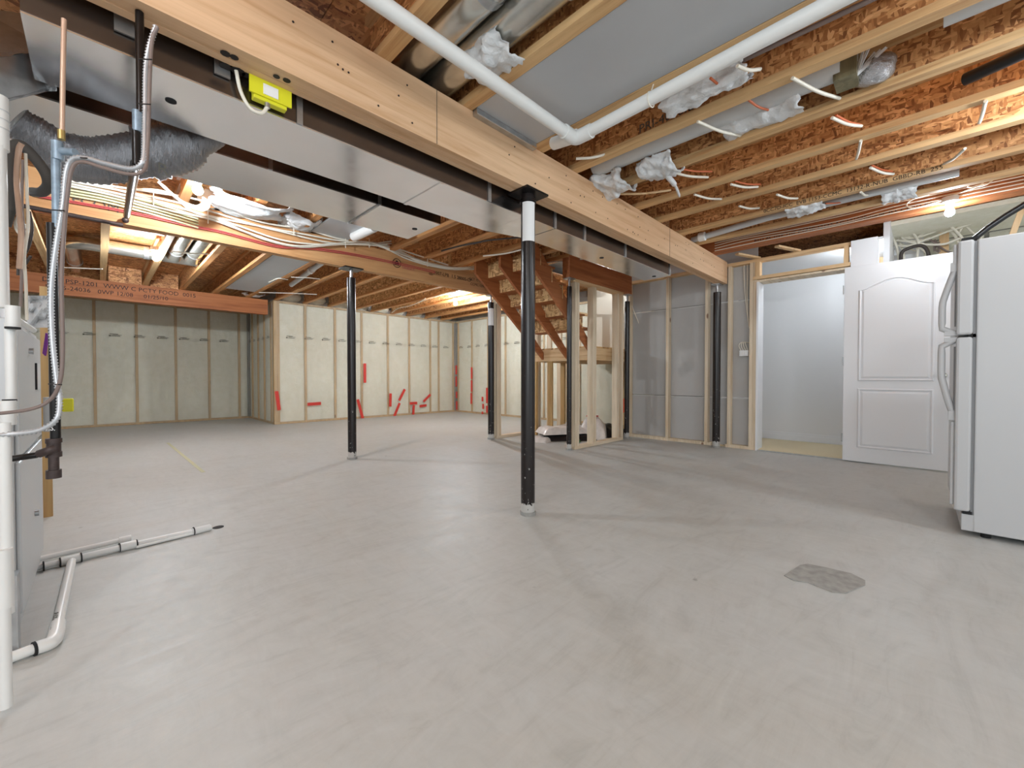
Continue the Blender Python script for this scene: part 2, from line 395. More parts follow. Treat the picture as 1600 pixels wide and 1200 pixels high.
YA, XR, YB, XC = 10.45, 2.33, 8.6, 6.56
insulated_wall('wall_back_left', (-1.7, YA), (XR, YA), (0, -1), 2.30, [1.7+v for v in (-1.2, -.62, -.037, .52, 1.094, 1.63, 2.16)]+[.25])
insulated_wall('wall_return', (XR, YA), (XR, YB), (-1, 0), 2.33, [.25, .7, 1.15, 1.6, 1.82], marks=True, ext=(-.25, -.13))
def tb(x, y, ln, ang):
    P = at(x, y, Y=YB-.03); return (P.x-XR, P.z, ln, math.radians(ang))
insulated_wall('wall_back', (XR, YB), (XC, YB), (0, -1), 2.33, ext=(.12, .25), studs=[v-XR for v in (2.35, 2.89, 3.47, 4.04, 4.66, 5.21, 5.8, 6.05, 6.5)],
    tapes=[tb(434, 626, .36, 97), tb(491, 631, .26, 2), tb(570, 583, .42, 90), tb(563, 640, .46, 105), tb(610, 625, .3, 88), tb(628, 617, .3, 60),
           tb(619, 643, .42, 65), tb(646, 630, .2, 0), tb(646, 641, .24, 86), tb(667, 622, .26, 40), tb(661, 634, .2, 5)])
def tc_(x, y0, y1):
    a, b_ = at(x, y0, X=XC-.03), at(x, y1, X=XC-.03); return (YB-(a.y+b_.y)/2, (a.z+b_.z)/2, abs(a.z-b_.z), PI/2)
insulated_wall('wall_right_far', (XC, YB), (XC, 3.16), (-1, 0), 2.33, [YB-v for v in (8.5, 7.95, 7.35, 6.75, 6.2, 5.6, 5.0, 4.4, 3.8)],
    tapes=[tc_(713, 571, 585), tc_(713, 588, 604), tc_(713.5, 612, 622), tc_(713.7, 627, 640), tc_(737, 574, 592), tc_(737, 594, 612), tc_(736.5, 614, 631),
           tc_(754, 620, 627), tc_(755, 631, 639), tc_(754, 643, 647), tc_(761, 606, 630), tc_(761, 634, 645)])
struct('wall_left', mb=box(-1.86, -1.7, 1.4, YA+.4, 0, 2.70), m='conc_wall')
W = struct('wall_mechanical', (7.0, .3, 0))
box(7.12, 7.3, -3.0, 3.4, 0, 2.7).build('foundation_wall', 'conc_wall', W)
for yy in (-2.3, -1.7, -1.1, -.5, .05, .5): box(7.02, 7.1, yy-.02, yy+.02, 0, 2.2).build('stud', 'tanz', W)
for yy0, yy1 in ((-2.28, -1.72), (-1.68, -1.12), (-1.08, -.52), (-.48, .03), (.07, .48)): box(7.03, 7.1, yy0, yy1, .02, 2.5).build('insulation_batt', 'batt', W)
vs = [(6.99+.02*noise.noise(Vector((i*.6, j*.8, 4))), -2.9+3.4*i/30, .02+2.5*j/16) for j in range(17) for i in range(31)]
MB().add(vs, [(j*31+i, j*31+i+1, (j+1)*31+i+1, (j+1)*31+i) for j in range(16) for i in range(30)], True).build('vapour_barrier', 'poly', W)

# ------------------------------------------------------------------ beams
def beam(label, x0, x1, y0, y1, m, edge=None, ply=3, z0=BZ, z1=JZ, cat='beam'):
    T = thing('laminated_beam', label, cat, (x0, y0, z0))
    w_ = (y1-y0)/ply
    for k in range(ply): box(x0+.004*k, x1, y0+w_*k+.0008, y0+w_*(k+1)-.0008, z0+(.0015 if k % 2 else 0), z1-.001).build('ply', m, T)
    return T
b1 = beam('pale laminated main beam on the nearest black post', -1.2, 5.56, 1.735, 1.85, 'lvl')
for xx in (1.21, 3.9): box(xx, xx+.0022, 1.7335, 1.735, BZ, JZ-.002).build('joint', 'inkg', b1)
mb = MB()
for i in range(46):
    xx = random.uniform(.3, 5.4); zz = random.choice((BZ+.05, BZ+.13, JZ-.06))+random.uniform(-.01, .01)
    mb.tube([(xx, 1.7342, zz), (xx, 1.7325, zz)], .0045, 6)
mb.build('nail_head', 'ink', b1)['kind'] = 'stuff'
bm_ = MB()
for (x, y, r) in ((352, 84, .016), (366, 90, .014), (352, 104, .02), (372, 112, .024), (385, 118, .016), (432, 120, .012), (448, 126, .014)):
    P = at(x, y, Z=BZ-.001); bm_.tube([(P.x, P.y, BZ), (P.x, P.y, BZ-.0015)], r, 9)
bm_.build('scorch_mark', 'ink', b1)
b2 = beam('long tan beam carrying the cables on the two middle posts', -1.2, 5.0, 4.32, 4.41, 'lvl2', ply=2)
text('FCOM', .09, (-.12, 4.318, 2.13), (1, 0, -.02), (0, 0, 1), 'inkg', b2)
lc = at(620, 411, Y=4.318)
mb = MB(); mb.tube([lc+Vector((.05*math.cos(a*PI/8), -.001, .05*math.sin(a*PI/8))) for a in range(17)], .0035, 4, False)
mb.prism([lc+Vector(v) for v in ((-.03, 0, -.025), (.03, 0, -.025), (.03, 0, .005), (0, 0, .033), (-.03, 0, .005))], (0, -.002, 0)).build('stamped_emblem', 'ink', b2)
text('Global F', .05, at(628, 419, Y=4.318), (1, 0, -.02), (0, 0, 1), 'inkp', b2)
text('2007-LPB  1.5 2800S-CP', .062, at(677, 428, Y=4.317), (1, 0, 0), (0, 0, 1), 'ink', b2)
text('CCT 15 CTC 1EPW-W02', .05, at(733, 437, Y=4.317), (1, 0, 0), (0, 0, 1), 'ink', b2)
text('CCMC 12904-R  L1 10', .05, at(735, 445, Y=4.317), (1, 0, 0), (0, 0, 1), 'ink', b2)
b3 = beam('red brown beam resting on the far insulated wall corner', -1.5, 2.24, 8.62, 8.75, 'redx', ply=3)
text('DUD PSP-1201  WWW C PCTY FOOD  0015', .088, (.02-.55, 8.618, 2.215), (1, 0, 0), (0, 0, 1), 'ink', b3)
text('LA 05-24036   0WP 12/08     01/25/10', .084, (-.5, 8.618, 2.12), (1, 0, 0), (0, 0, 1), 'ink', b3)
text('CCMC', .08, (-1.12, 8.618, 2.13), (1, 0, 0), (0, 0, 1), 'ink', b3)
bh = beam('short red brown header over the stair stud wall', 3.97, 5.45, 2.98, 3.09, 'redx', ply=2, z0=2.08, z1=2.34)

# ------------------------------------------------------------------ I-joists
def joist(x, y0, y1, label, fm='flange', wm='osb', grp=None):
    T = thing('floor_joist', label, 'joist', (x-.03, min(y0, y1), JZ), grp)
    box(x-.063, x, y0, y1, JZ, JZ+.038).build('bottom_flange', fm, T)
    box(x-.037, x-.026, y0, y1, JZ+.038, 2.522).build('web', wm, T)
    box(x-.063, x, y0, y1, 2.522, 2.56).build('top_flange', fm, T)
    return T
ordn = ['first', 'second', 'third', 'fourth', 'fifth', 'sixth', 'seventh', 'eighth', 'ninth', 'tenth', 'eleventh', 'twelfth', 'thirteenth', 'fourteenth']
RJ = [.50, .96, 1.44, 2.40, 2.835, 3.30, 3.71, 4.20, 4.63]
names = ['joist left of the paired round ducts above the main beam', 'joist beside the paired round ducts above the main beam', 'joist on the left edge of the grey return air panel',
         'joist just beyond the white drain pipe elbow', 'joist beyond the white wrapped duct, foil bundle on its flange', 'third joist beyond the white drain pipe',
         'fourth joist beyond the white drain pipe', 'fifth joist beyond the white drain pipe, stamped along its flange', 'joist in front of the capped plastic pipe over the doorway side']
for x, nm in zip(RJ, names): 
    j = joist(x, -2.9, 1.86, nm)
    if x == 4.20:
        text('0CC7D-ICC  EVB 1153-CCMC  13132-R-NUB  GBBD-RB  255', .04, (x-.032, 1.3, JZ-.0004), (0, -1, 0), (1, 0, 0), 'ink', j) if False else \
        text('0CC7D-ICC  EVB 1153-CCMC  13132-R-NUB  GBBD-RB  255', .042, (x-.0645, 1.0, JZ+.004), (0, -1, 0), (0, 0, 1), 'ink', j)
    if x == 2.40: text('PRI-40  SIL', .075, (x-.0375, 1.25, JZ+.06), (0, -1, 0), (0, 0, 1), 'inkg', j)
# solid board left of the drain pipe and double trimmer above the doorway
T = thing('ceiling_board', 'flat weathered board along the right edge of the grey return air panel', 'board', (1.99, -2.9, JZ))
box(1.93, 2.03, -2.9, 1.735, JZ+.001, JZ+.038).build('board', 'flange', T)
box(1.975, 1.987, -2.9, 1.735, JZ+.038, 2.56).build('web', 'osb', T)
T = thing('trimmer_joist', 'doubled orange brown joist with stamped letters over the doorway wall', 'joist', (5.1, -2.9, JZ))
box(5.02, 5.09, -2.9, 2.0, JZ, 2.557).build('ply', 'redy', T); box(5.094, 5.16, -2.9, 1.98, JZ, 2.557).build('ply', 'redy', T)
text('RED ACTIVE THE CCMC 13132-AC 12187B-NUB 255 CARD 02', .05, (5.0185, 1.3, JZ+.02), (0, -1, 0), (0, 0, 1), 'ink', T)
MJ = [.07, .54, 1.0, 1.44, 1.935, 2.40, 2.86, 3.33, 3.72]
for i, x in enumerate(MJ):
    joist(x, 1.86, 4.40, ('%s joist from the left between the two long beams' % ordn[i]), 'flange2')
joist(4.03, 2.99, 4.40, 'last joist beside the stairs, carrying pale filler blocks', 'flange2')
FJ = [-.86, -.4, .10, .57, 1.02, 1.46, 1.95, 2.40, 2.90, 3.37, 3.89, 4.29, 4.77, 5.17, 5.67, 6.14]
for i, x in enumerate(FJ):
    joist(x, 4.41, YA-.05 if x < 2.3 else YB-.02, 'far bay joist running over the back insulated wall, %s from the left' % (ordn[i] if i < 14 else ('fifteenth', 'sixteenth')[i-14]), 'flange2' if i > 3 else 'flange', 'osbl' if 8 < i < 13 else 'osb')
# blocking between far joists
T = thing('rim_blocking', 'strand board blocking on top of the red brown far beam', 'blocking', (-.3, 8.66, JZ))
for a, b_ in ((-.83, -.44), (-.37, .04), (.13, .50), (.6, .95)): box(a, b_, 8.66, 8.69, JZ+.001, 2.56).build('panel', 'osb', T)
T = thing('header_board', 'orange plywood header in front of the silver round duct', 'board', (-.8, 5.6, 2.36))
box(-.39, .036, 5.6, 5.64, 2.36, 2.559).build('board', 'redx', T); box(.102, .506, 5.6, 5.64, 2.36, 2.559).build('board', 'redx', T)
text('KK LOW PSC IC', .042, (.14, 5.598, 2.45), (1, 0, 0), (0, 0, 1), 'ink', T)

# ------------------------------------------------------------------ steel posts
def post(x, y, ztop, label, r=.0445, plate=True, screw=True, sticker=None, rot=0):
    T = thing('steel_post', label, 'post', (x, y, 0))
    zt = ztop-.012
    zp = zt-(.09 if screw else .0)
    MB().tube([(x, y, .0), (x, y, zp)], r, 24).build('column', 'blackpost', T)
    if screw:
        mb = MB(); n = 14
        pts = []; rs = []
        for k in range(n): pts.append((x, y, zp+(zt-zp)*k/(n-1))); rs.append(.014 if k % 2 else .0165)
        mb.tube(pts, rs, 12).build('jack_screw', 'steeld', T)
    if plate: box(x-.10, x+.10, y-.055-.03, y+.085, zt, ztop).build('top_plate', 'black', T)
    else: box(x-.06, x+.06, y-.05, y+.05, zt, ztop).build('top_plate', 'steeld', T)
    mb = MB(); vs = []
    for k in range(14): a = 2*PI*k/14; vs.append((x+(r+.004+.006*random.random())*math.cos(a), y+(r+.004+.006*random.random())*math.sin(a)))
    mb.prism([(a, b_, 0) for a, b_ in vs], (0, 0, .022)).build('mortar_ring', 'patch', T)
    if sticker:
        z0, z1, aw, ac = sticker; n = 8; vs = []
        for z in (z0, z1):
            for k in range(n+1): a = ac-aw/2+aw*k/n; vs.append((x+(r+.0008)*math.cos(a), y+(r+.0008)*math.sin(a), z))
        MB().add(vs, [(k, k+1, n+2+k, n+1+k) for k in range(n)], True).build('sticker', 'sticker', T)
    return T
ca = math.atan2(-1.76, -1.93)
T = post(1.945, 1.79, BZ, 'nearest thick black steel post with a white sticker near its top', .045, screw=False, sticker=(1.74, 1.985, 2.0, ca+.12))
MB().tube([(1.945, 1.79, 1.99), (1.945, 1.79, 2.005)], .053, 24).build('collar', 'black', T)
post(1.93, 4.355, BZ, 'black steel post standing alone under the middle of the cable beam', .044)
post(3.96, 4.36, BZ, 'black steel post with a white label beside the far stud frame', .044, sticker=(1.62, 1.86, 2.2, math.atan2(-4.3, -3.96)), plate=False)
post(4.03, 3.03, 2.08, 'thin black steel post at the near end of the stair stud wall', .03, plate=False)
post(5.41, 3.03, 2.08, 'scratched black post between the stair stud wall and grey drywall', .036, plate=False)
post(5.49, 1.83, BZ, 'black post splashed white inside the grey drywall framing', .045, plate=False)

# ------------------------------------------------------------------ stud walls
def stud_wall(label, axis, c, a0, a1, z1, studs, mat_='stud', w_=.038, dpt=.089, cat='stud wall', plates=True, off=1):
    T = thing('stud_wall', label, cat, (a0, c, 0) if axis == 'x' else (c, a0, 0))
    def bx(a, b_, z0, zz, nm, m):
        return (box(a, b_, c, c+off*dpt, z0, zz) if axis == 'x' else box(c, c+off*dpt, a, b_, z0, zz)).build(nm, m, T, .002)
    if plates:
        bx(a0, a1, 0, .038, 'bottom_plate', mat_+('x' if axis == 'x' else 'y')); bx(a0, a1, z1-.038, z1, 'top_plate', 'lum'+('x' if axis == 'x' else 'y'))
    for s in studs: bx(s-w_/2, s+w_/2, .038 if plates else 0, z1-.038 if plates else z1, 'stud', mat_+'z')
    return T
stud_wall('open stud wall under the red brown stair header', 'x', 2.99, 4.09, 5.24, 2.08, [4.12, 4.165, 4.5, 4.54, 5.1, 5.22])
stud_wall('stud frame beside the far black post, near the insulated walls', 'x', 4.33, 4.04, 6.4, 2.05, [4.07, 4.112, 4.95, 5.0, 5.28, 5.55, 5.85, 6.1], 'stud')
# grey drywall wall with doorway
G = struct('wall_right', (5.6, 1.4, 0))
XG = 5.69
for z0, z1 in ((.0, .615), (.621, 1.835), (1.841, 2.5)):
    for y0, y1 in ((1.43, 3.16),):
        box(XG, XG+.012, y0, y1, z0+.01, z1).build('drywall_panel', 'grey_drywall', G)
for z in (.618, 1.838): box(XG-.003, XG+.001, 1.43, 3.16, z-.006, z+.006).build('panel_joint', 'joint', G)
for y in (3.11, 2.52, 1.995, 1.72, 1.475, 1.435):
    box(5.6, XG-.002, y-.019, y+.019, .038, 2.27).build('stud', 'studz', G, .002)
box(5.6, XG-.002, 1.42, 1.76, 0, .038).build('bottom_plate', 'studz', G); box(5.6, XG-.002, 1.93, 3.13, 0, .038).build('bottom_plate', 'studz', G)
box(5.6, XG-.002, .40, 1.76, 2.27, 2.308).build('top_plate', 'lumy', G); box(5.6, XG-.002, 1.9, 3.13, 2.27, 2.308).build('top_plate', 'lumy', G)
# header frame over the doorway
box(5.58, XG, .545, 1.455, 2.055, 2.093).build('header_plate', 'lumy', G)
box(5.58, XG, .56, .598, 2.093, 2.27).build('cripple_stud', 'lumz', G); box(5.58, XG, 1.385, 1.43, 2.093, 2.27).build('cripple_stud', 'lumz', G)
for y in (.9, 1.3): MB().bar((5.3, y+.25, 2.33), (5.62, y+.1, 2.315), .05, .02).build('brace', 'lumx', G)
box(5.58, 5.82, .33, .54, .0, 2.31).build('drywall_end', 'white', G)
box(5.60, 5.80, .545, 1.415, 2.028, 2.05).build('door_jamb', 'studx', G)
box(5.585, 5.80, 1.395, 1.416, .0, 2.028).build('door_jamb', 'white', G); box(5.62, 5.80, .545, .562, 0, 2.028).build('door_jamb', 'white', G)
# hall beyond
Hh = struct('wall_hall', (6.6, 1, 0))
XH = 6.75
box(XH, XH+.05, .0, 2.1, 0, 2.56).build('drywall_panel', 'wallw', Hh)
box(5.72, XH, 1.95, 2.0, 0, 2.56).build('drywall_panel', 'wallw', Hh)
box(5.82, XH, .25, .30, 0, 2.56).build('drywall_panel', 'wallw', Hh)
box(5.75, XH, .30, 1.95, 2.33, 2.345).build('ceiling_panel', 'wallw', Hh)
bs = struct('baseboard_hall', mb=box(XH-.016, XH, .3, 1.78, 0.01, .12).box(XH-.022, XH, .3, 1.78, .01, .088), m='white')
MB().prism([(XH-.018, 1.74, .0), (XH-.018, 1.95, .0), (XH-.018, 1.95, .52), (XH-.018, 1.74, .33)], (.017, 0, 0)).build('stair_skirt', 'white', bs)
MB().bar((XH-.024, 1.76, .33), (XH-.024, 1.95, .50), .012, .02).bar((XH-.024, 1.745, .1), (XH-.024, 1.745, .33), .012, .02, up=(0, 1, 0)).build('moulding', 'white', bs)
tag(box(5.625, XH-.03, .31, 1.94, .001, .014).build('hall_carpet', 'carpet'), 'beige carpet on the hall floor beyond the doorway', 'carpet')
tag(box(5.585, 5.62, .56, 1.4, .001, .010).build('threshold_strip', 'steeld'), 'thin dull metal threshold strip at the doorway', 'threshold')

for (a_, b2_) in ((2.43, 2.84), (2.93, 3.31), (3.40, 3.83), (3.92, 4.23), (4.32, 4.71), (4.80, 5.11), (5.20, 5.61), (5.70, 6.08), (6.17, 6.5)):
    MB().ball(((a_+b2_)/2, 8.66, 2.44), .12, 12, (b2_-a_)/2/.12, .7, 1.0).build('rim_insulation', 'batt', bpy.data.objects['wall_back'])
# door leaf, swung open against the frame
D = struct('door_1', (5.56, .2, 0), label='white two panel door leaf with arched top panel, open')
y0, y1 = -.195, .585; XD = 5.535
box(XD, XD+.035, y0, y1, .012, 2.03).build('leaf', 'white', D, .003)
def panel(pts, nm='panel'):
    n = len(pts); cy = sum(p[0] for p in pts)/n; cz = sum(p[1] for p in pts)/n
    def ins(k): return [(cy+(p[0]-cy)*(1-k/abs(max(.2, abs(p[0]-cy)))), cz+(p[1]-cz)*(1-k/max(.25, abs(p[1]-cz)))) for p in pts]
    o = MB(); a = pts; b_ = ins(.012); c = ins(.026); e = ins(.045)
    rings = [(a, 0), (b_, -.013), (c, -.001), (e, -.011)]
    vs = []
    for r_, dx in rings: vs += [(XD+dx, p[0], p[1]) for p in r_]
    fs = [(k*n+i, k*n+(i+1) % n, (k+1)*n+(i+1) % n, (k+1)*n+i) for k in range(3) for i in range(n)]+[tuple(range(3*n, 4*n))]
    o.add(vs, fs); o.build(nm, 'white', D)
ya, yb = .47, -.085
top = [(ya, .845), (ya, 1.775)]+[(ya+(yb-ya)*k/14, 1.775+.095*math.sin(PI*k/14)**1.7) for k in range(1, 14)]+[(yb, 1.775), (yb, .845)]
panel(top); panel([(ya, .155), (ya, .77), (yb, .77), (yb, .155)])
kp = at(1472, 586, X=XD-.03)
MB().tube([(XD, -.14, .9), (XD-.01, -.14, .9)], .028, 16).tube([(XD-.01, -.14, .9), (XD-.045, -.14, .9)], .01, 10).ball((XD-.055, -.14, .9), .026, 14).build('door_knob', 'pipe_silver', D)
mbh = MB()
for z in (.25, 1.05, 1.8): mbh.tube([(XD-.004, y1+.006, z-.045), (XD-.004, y1+.006, z+.045)], .006, 8)
mbh.build('hinge', 'steeld', D)

# ------------------------------------------------------------------ stairs
S = thing('staircase', 'underside of the wooden stairs coming down behind the studs', 'stairs', (3.6, 3.6, 1.2))
sl = -.80
def zl(x): return 2.03+sl*(x-3.59)
for yy in (3.13, 3.57, 4.02):
    x0, x1 = 3.38, 4.695
    MB().prism([(x0, yy-.019, zl(x0)), (x1, yy-.019, zl(x1)), (x1, yy-.019, zl(x1)+.10), (x0+.25, yy-.019, zl(x0+.25)+.30), (x0, yy-.019, 2.5)], (0, .038, 0)).build('stringer', 'redx', S)
for k in range(5):
    x = 3.62+.205*k; z = zl(x)+.165
    box(x-.02, x+.235, 3.11, 4.04, z, z+.022).build('tread', 'redy', S)
    box(x-.035, x-.02, 3.11, 4.04, z, z+.185).build('riser', 'osbl', S)
P = thing('landing_platform', 'timber stair landing framed above the bags on the floor', 'landing', (5.0, 3.6, 1.16))
box(4.70, 4.74, 3.175, 4.28, 1.12, 1.29).build('rim_joist', 'lumy', P); box(4.74, 6.4, 3.175, 3.21, 1.12, 1.29).build('rim_joist', 'lumx', P); box(4.74, 6.4, 4.24, 4.28, 1.12, 1.29).build('rim_joist', 'lumx', P)
for x in (5.1, 5.5, 5.9, 6.36): box(x, x+.038, 3.21, 4.24, 1.12, 1.28).build('joist', 'lumy', P)
box(4.70, 6.4, 3.175, 4.28, 1.291, 1.31).build('deck', 'osbl', P)
for x, y in ((4.71, 4.2), (4.71, 3.9), (5.4, 4.2), (5.9, 3.25), (6.3, 3.6)): box(x, x+.038, y-.04, y+.04, 0, 1.119).build('leg', 'tanz', P)
wp = struct('wall_stair', mb=box(6.42, 6.45, 3.16, 4.3, 1.33, 2.56), m='wallt', label='beige drywall behind the stair landing')
# filler blocks on the joist by the stairs
fb = thing('filler_blocks', 'pale strand board filler blocks on the joist beside the stairs', 'blocking', (3.98, 3.2, 2.36))
for y0 in (3.12, 3.6, 4.0): box(3.93, 3.966, y0, y0+.3, 2.36, 2.515).build('block', 'osbl', fb)

# ------------------------------------------------------------------ sheet metal trunk ducts
D1 = thing('trunk_duct', 'long galvanized trunk duct hanging beside the pale main beam', 'duct', (1, 2.1, 1.96))
def hexa(name, pts_lo, z0, z1, m, par): return MB().prism([(x, y, z0) for x, y in pts_lo], (0, 0, z1-z0)).build(name, m, par)
hexa('duct_section', [(-.15, 1.9), (2.03, 1.9), (2.03, 2.29), (-.15, 2.29)], 1.96, 2.315, 'steel', D1)
hexa('reducer', [(2.035, 1.9), (2.35, 1.9), (2.35, 2.2), (2.035, 2.29)], 1.962, 2.314, 'steel', D1)
hexa('duct_section', [(2.355, 1.9), (4.3, 1.9), (4.3, 2.2), (2.355, 2.2)], 1.96, 2.315, 'steel', D1)
for a_, b2_ in ((-.15, 2.028), (2.036, 2.348), (2.356, 4.3)): box(a_, b2_, 1.8985, 1.8999, 1.966, 2.314).build('shaded_side_panel', 'side', D1)  # thin plates that carry the painted shade on the trunk sides
box(-.15, 2.028, 2.2902, 2.2915, 1.966, 2.314).build('shaded_side_panel', 'side', D1)
for x in (.62, 1.71, 2.03, 2.35, 2.72, 3.35, 4.27):
    box(x-.012, x+.012, 1.891, 1.8982, 1.962, 2.31).build('drive_cleat', 'steeld', D1)
for x in (1.36,): box(x-.012, x+.012, 1.9, 2.29, 1.955, 1.96).build('drive_cleat', 'steel', D1)
for (x, y, r) in ((267, 158, .018), (640, 285, .0), (940, 403, .02), (1022, 432, .02)):
    if r: Pq = at(x, y, Z=1.959); MB().tube([(Pq.x, Pq.y, 1.96), (Pq.x, Pq.y, 1.957)], r, 16).build('hole_cap', 'dark', D1)
for x in (.05, .32): box(x, x+.05, 1.885, 1.8925, 2.02, 2.3).build('hanger_strap', 'steeld', D1)
D2 = thing('return_duct', 'wide return duct under the joists, behind the trunk duct', 'duct', (.8, 2.8, 2.05))
hexa('duct_section', [(-.6, 2.62), (1.36, 2.62), (1.36, 3.09), (-.6, 3.09)], 2.05, 2.315, 'steel', D2)
hexa('duct_section', [(1.363, 2.62), (1.86, 2.62), (1.86, 3.09), (1.363, 3.09)], 2.05, 2.315, 'steel', D2)
Pq = at(648, 358, Z=2.049); MB().tube([(Pq.x, Pq.y, 2.05), (Pq.x, Pq.y, 2.047)], .02, 14).build('hole_cap', 'dark', D2)
box(-.6, 1.86, 2.6185, 2.6198, 2.056, 2.314).build('shaded_side_panel', 'side', D2)  # plate with painted shade on the return duct side
for x in (.7, 1.36): box(x-.01, x+.01, 2.611, 2.618, 2.052, 2.31).build('drive_cleat', 'steeld', D2)
MB().bar((1.352, 2.62, 2.046), (1.352, 3.09, 2.046), .012, .006).build('drive_cleat', 'steeld', D2)
# return air panning between joists
for (a, b_, y_0, y_1, lab) in ((1.445, 1.925, -2.8, 1.70, 'smooth grey return air panel closing the joist bay above the drain pipe'), (1.50, 1.93, 3.12, 4.3, 'grey panel closing a joist bay beyond the return duct'), (1.47, 1.88, 4.5, 8.0, 'brown grey panel closing a far bay beyond the cable beam')):
    T = tag(box(a, b_, y_0, y_1, JZ+.004, JZ+.02).build('joist_panel', 'panning'), lab, 'panel')
T = thing('panel_flange', 'folded grey metal edge of the return air panel on the beam', 'duct edge', (1.45, 1.71, 2.3))
box(1.445, 1.925, 1.70, 1.733, JZ-.03, JZ+.003).build('folded_edge', 'steeld', T); box(1.445, 1.925, 1.698, 1.7, JZ-.03, JZ-.024).build('bead', 'steel', T)
# paired round ducts above the main beam (two bays), silver elbows
def round_duct(name, pts, r, label, m='pipe_silver', bands=(), group=None, n=18, cat='duct'):
    T = thing(name, label, cat, tuple(pts[0]), group)
    MB().tube(pts, r, n).build('pipe', m, T)
    for p, q in bands: MB().tube([p, q], r*1.06, n).build('joint_band', 'steeld', T)
    return T
round_duct('round_duct', [(1.09, -1.5, 2.43), (1.09, 2.5, 2.43)], .085, 'left of two dull round ducts above the main beam', 'pipe_silver', [((1.09, 1.2, 2.43), (1.09, 1.24, 2.43))])
round_duct('round_duct', [(1.275, -1.5, 2.43), (1.275, 2.5, 2.43)], .085, 'right of two dull round ducts above the main beam', 'pipe_silver', [((1.275, .95, 2.43), (1.275, .99, 2.43))])
# far left: silver duct with elbow, and a pair of short ones
zz = 2.44
arc = [(.0-.17-.0+.0, 0, 0)]
pts = [(.98, 6.9, zz), (-.05, 6.9, zz)]+[(-.05-.15*math.sin(a), 7.05-.15*math.cos(a), zz) for a in [PI/2*k/5 for k in range(1, 6)]]+[(-.2, 7.9, zz), (-.2, 8.5, zz)]
round_duct('round_duct', pts, .075, 'silver round duct with an elbow running to the far left wall', bands=[((-.2, 8.0, zz), (-.2, 8.04, zz)), ((.42, 6.9, zz), (.47, 6.9, zz)), ((.06, 6.9, zz), (.1, 6.9, zz))])
for k, xx in enumerate((.70, .88)):
    round_duct('round_duct', [(xx, 4.45, 2.45), (xx, 6.55, 2.45), (xx, 6.74, 2.42)], .08, ('left' if k == 0 else 'right')+' of two short silver ducts over the far left bulb', bands=[((xx, 6.5, 2.45), (xx, 6.53, 2.45))])
# white drain pipes
T = thing('drain_pipe', 'large white drain pipe elbowing below the joists past the main beam', 'pipe', (1.92, 1.42, 2.22))
rp = .031; zc = 2.235
MB().tube([(.2, 1.41, zc+.01), (1.86, 1.41, zc)], rp, 18).build('pipe', 'pvc', T)
MB().tube([(1.925, 1.36, zc), (1.90, .5, zc+.005), (1.865, -1.2, zc+.01)], rp, 18).build('pipe', 'pvc', T)
MB().tube(smooth_path([(1.82, 1.41, zc), (1.88, 1.41, zc), (1.92, 1.40, zc), (1.925, 1.36, zc), (1.925, 1.30, zc)]), rp*1.22, 18).build('elbow', 'pvc', T)
MB().tube([(1.915, 1.39, zc+.005), (1.93, 1.50, zc+.03), (1.945, 1.58, zc+.05)], rp*1.15, 16).build('branch', 'pvc', T)
T2 = thing('pipe_strap', 'pale strap holding the white drain pipe to a joist', 'strap', (1.92, 1.0, 2.3))
MB().tube([(1.915+.035*math.cos(a), .95, zc+.035*math.sin(a)) for a in [PI*k/8 for k in range(-8, 9)]], .003, 6, False).tube([(1.915, .95, zc+.035), (1.94, .95, JZ)], .003, 6).build('strap', 'cable', T2)

# ------------------------------------------------------------------ white wrapped duct and films in the right bays
round_duct('wrapped_duct', [(2.60, 1.72, 2.43), (2.60, .95, 2.43), (2.61, .3, 2.43)], .07, 'pale duct in the joist bay beyond the main beam, partly wrapped in film', 'pvcg')
round_duct('wrapped_duct', [(2.56, -1.8, 2.44), (2.56, -.05, 2.44)], .06, 'pale duct end beyond the foil bundle, deep in the joist bay', 'pvcg')
def crumple(label, c, sx, sy, sz, m='film', seed=1, name='plastic_film', cat='plastic film', n=22, tat=.45):
    """torn, crumpled sheet folded over on itself"""
    mb = MB(); vs = []
    for j in range(n+1):
        a = PI*j/n
        for i in range(n+1):
            u = i/n*2-1
            v_ = Vector((u, math.cos(a), math.sin(a)))
            k = 1+tat*noise.noise(Vector((u*1.7+seed, j/n*4, seed)))+.25*noise.noise(Vector((u*6, j/n*9, seed*2)))
            edge = 1+.5*tat*noise.noise(Vector((seed*3, j/n*7, 5)))
            vs.append(Vector(c)+Vector((sx*v_.y*k, sy*u*edge, -sz*v_.z*k)))
    mb.add(vs, [(j*(n+1)+i, j*(n+1)+i+1, (j+1)*(n+1)+i+1, (j+1)*(n+1)+i) for j in range(n) for i in range(n)], True)
    o = mb.build(name, m); tag(o, label, cat)
    md = o.modifiers.new('s', 'SOLIDIFY'); md.thickness = .0015
    return o
Pq = at(955, 285, Z=2.35); crumple('torn white film hanging by the main beam, right of the nearest post', (Pq.x, Pq.y, 2.36), .14, .15, .09, seed=1)
Pq = at(1032, 255, Z=2.36); crumple('torn white film with a tail in the bay beyond the main beam', (Pq.x, Pq.y, 2.36), .13, .12, .08, seed=2)
MB_ = MB().tube(smooth_path([at(1040, 272, Z=2.3), at(1055, 290, Z=2.28), at(1062, 308, Z=2.27)]), [.02]*6+[.01]*6+[.003], 6); tag(MB_.build('film_tail', 'film'), 'twisted tail of white film below the torn film', 'plastic film')
Pq = at(1190, 178, Z=2.40); crumple('white film wrapped on the pale duct behind the slanted sticks', (Pq.x, Pq.y, 2.41), .12, .2, .07, seed=3)
Pq = at(1100, 140, Z=2.36); crumple('grey white film tucked beside the long drain pipe', (Pq.x, Pq.y, 2.38), .07, .2, .06, seed=4)
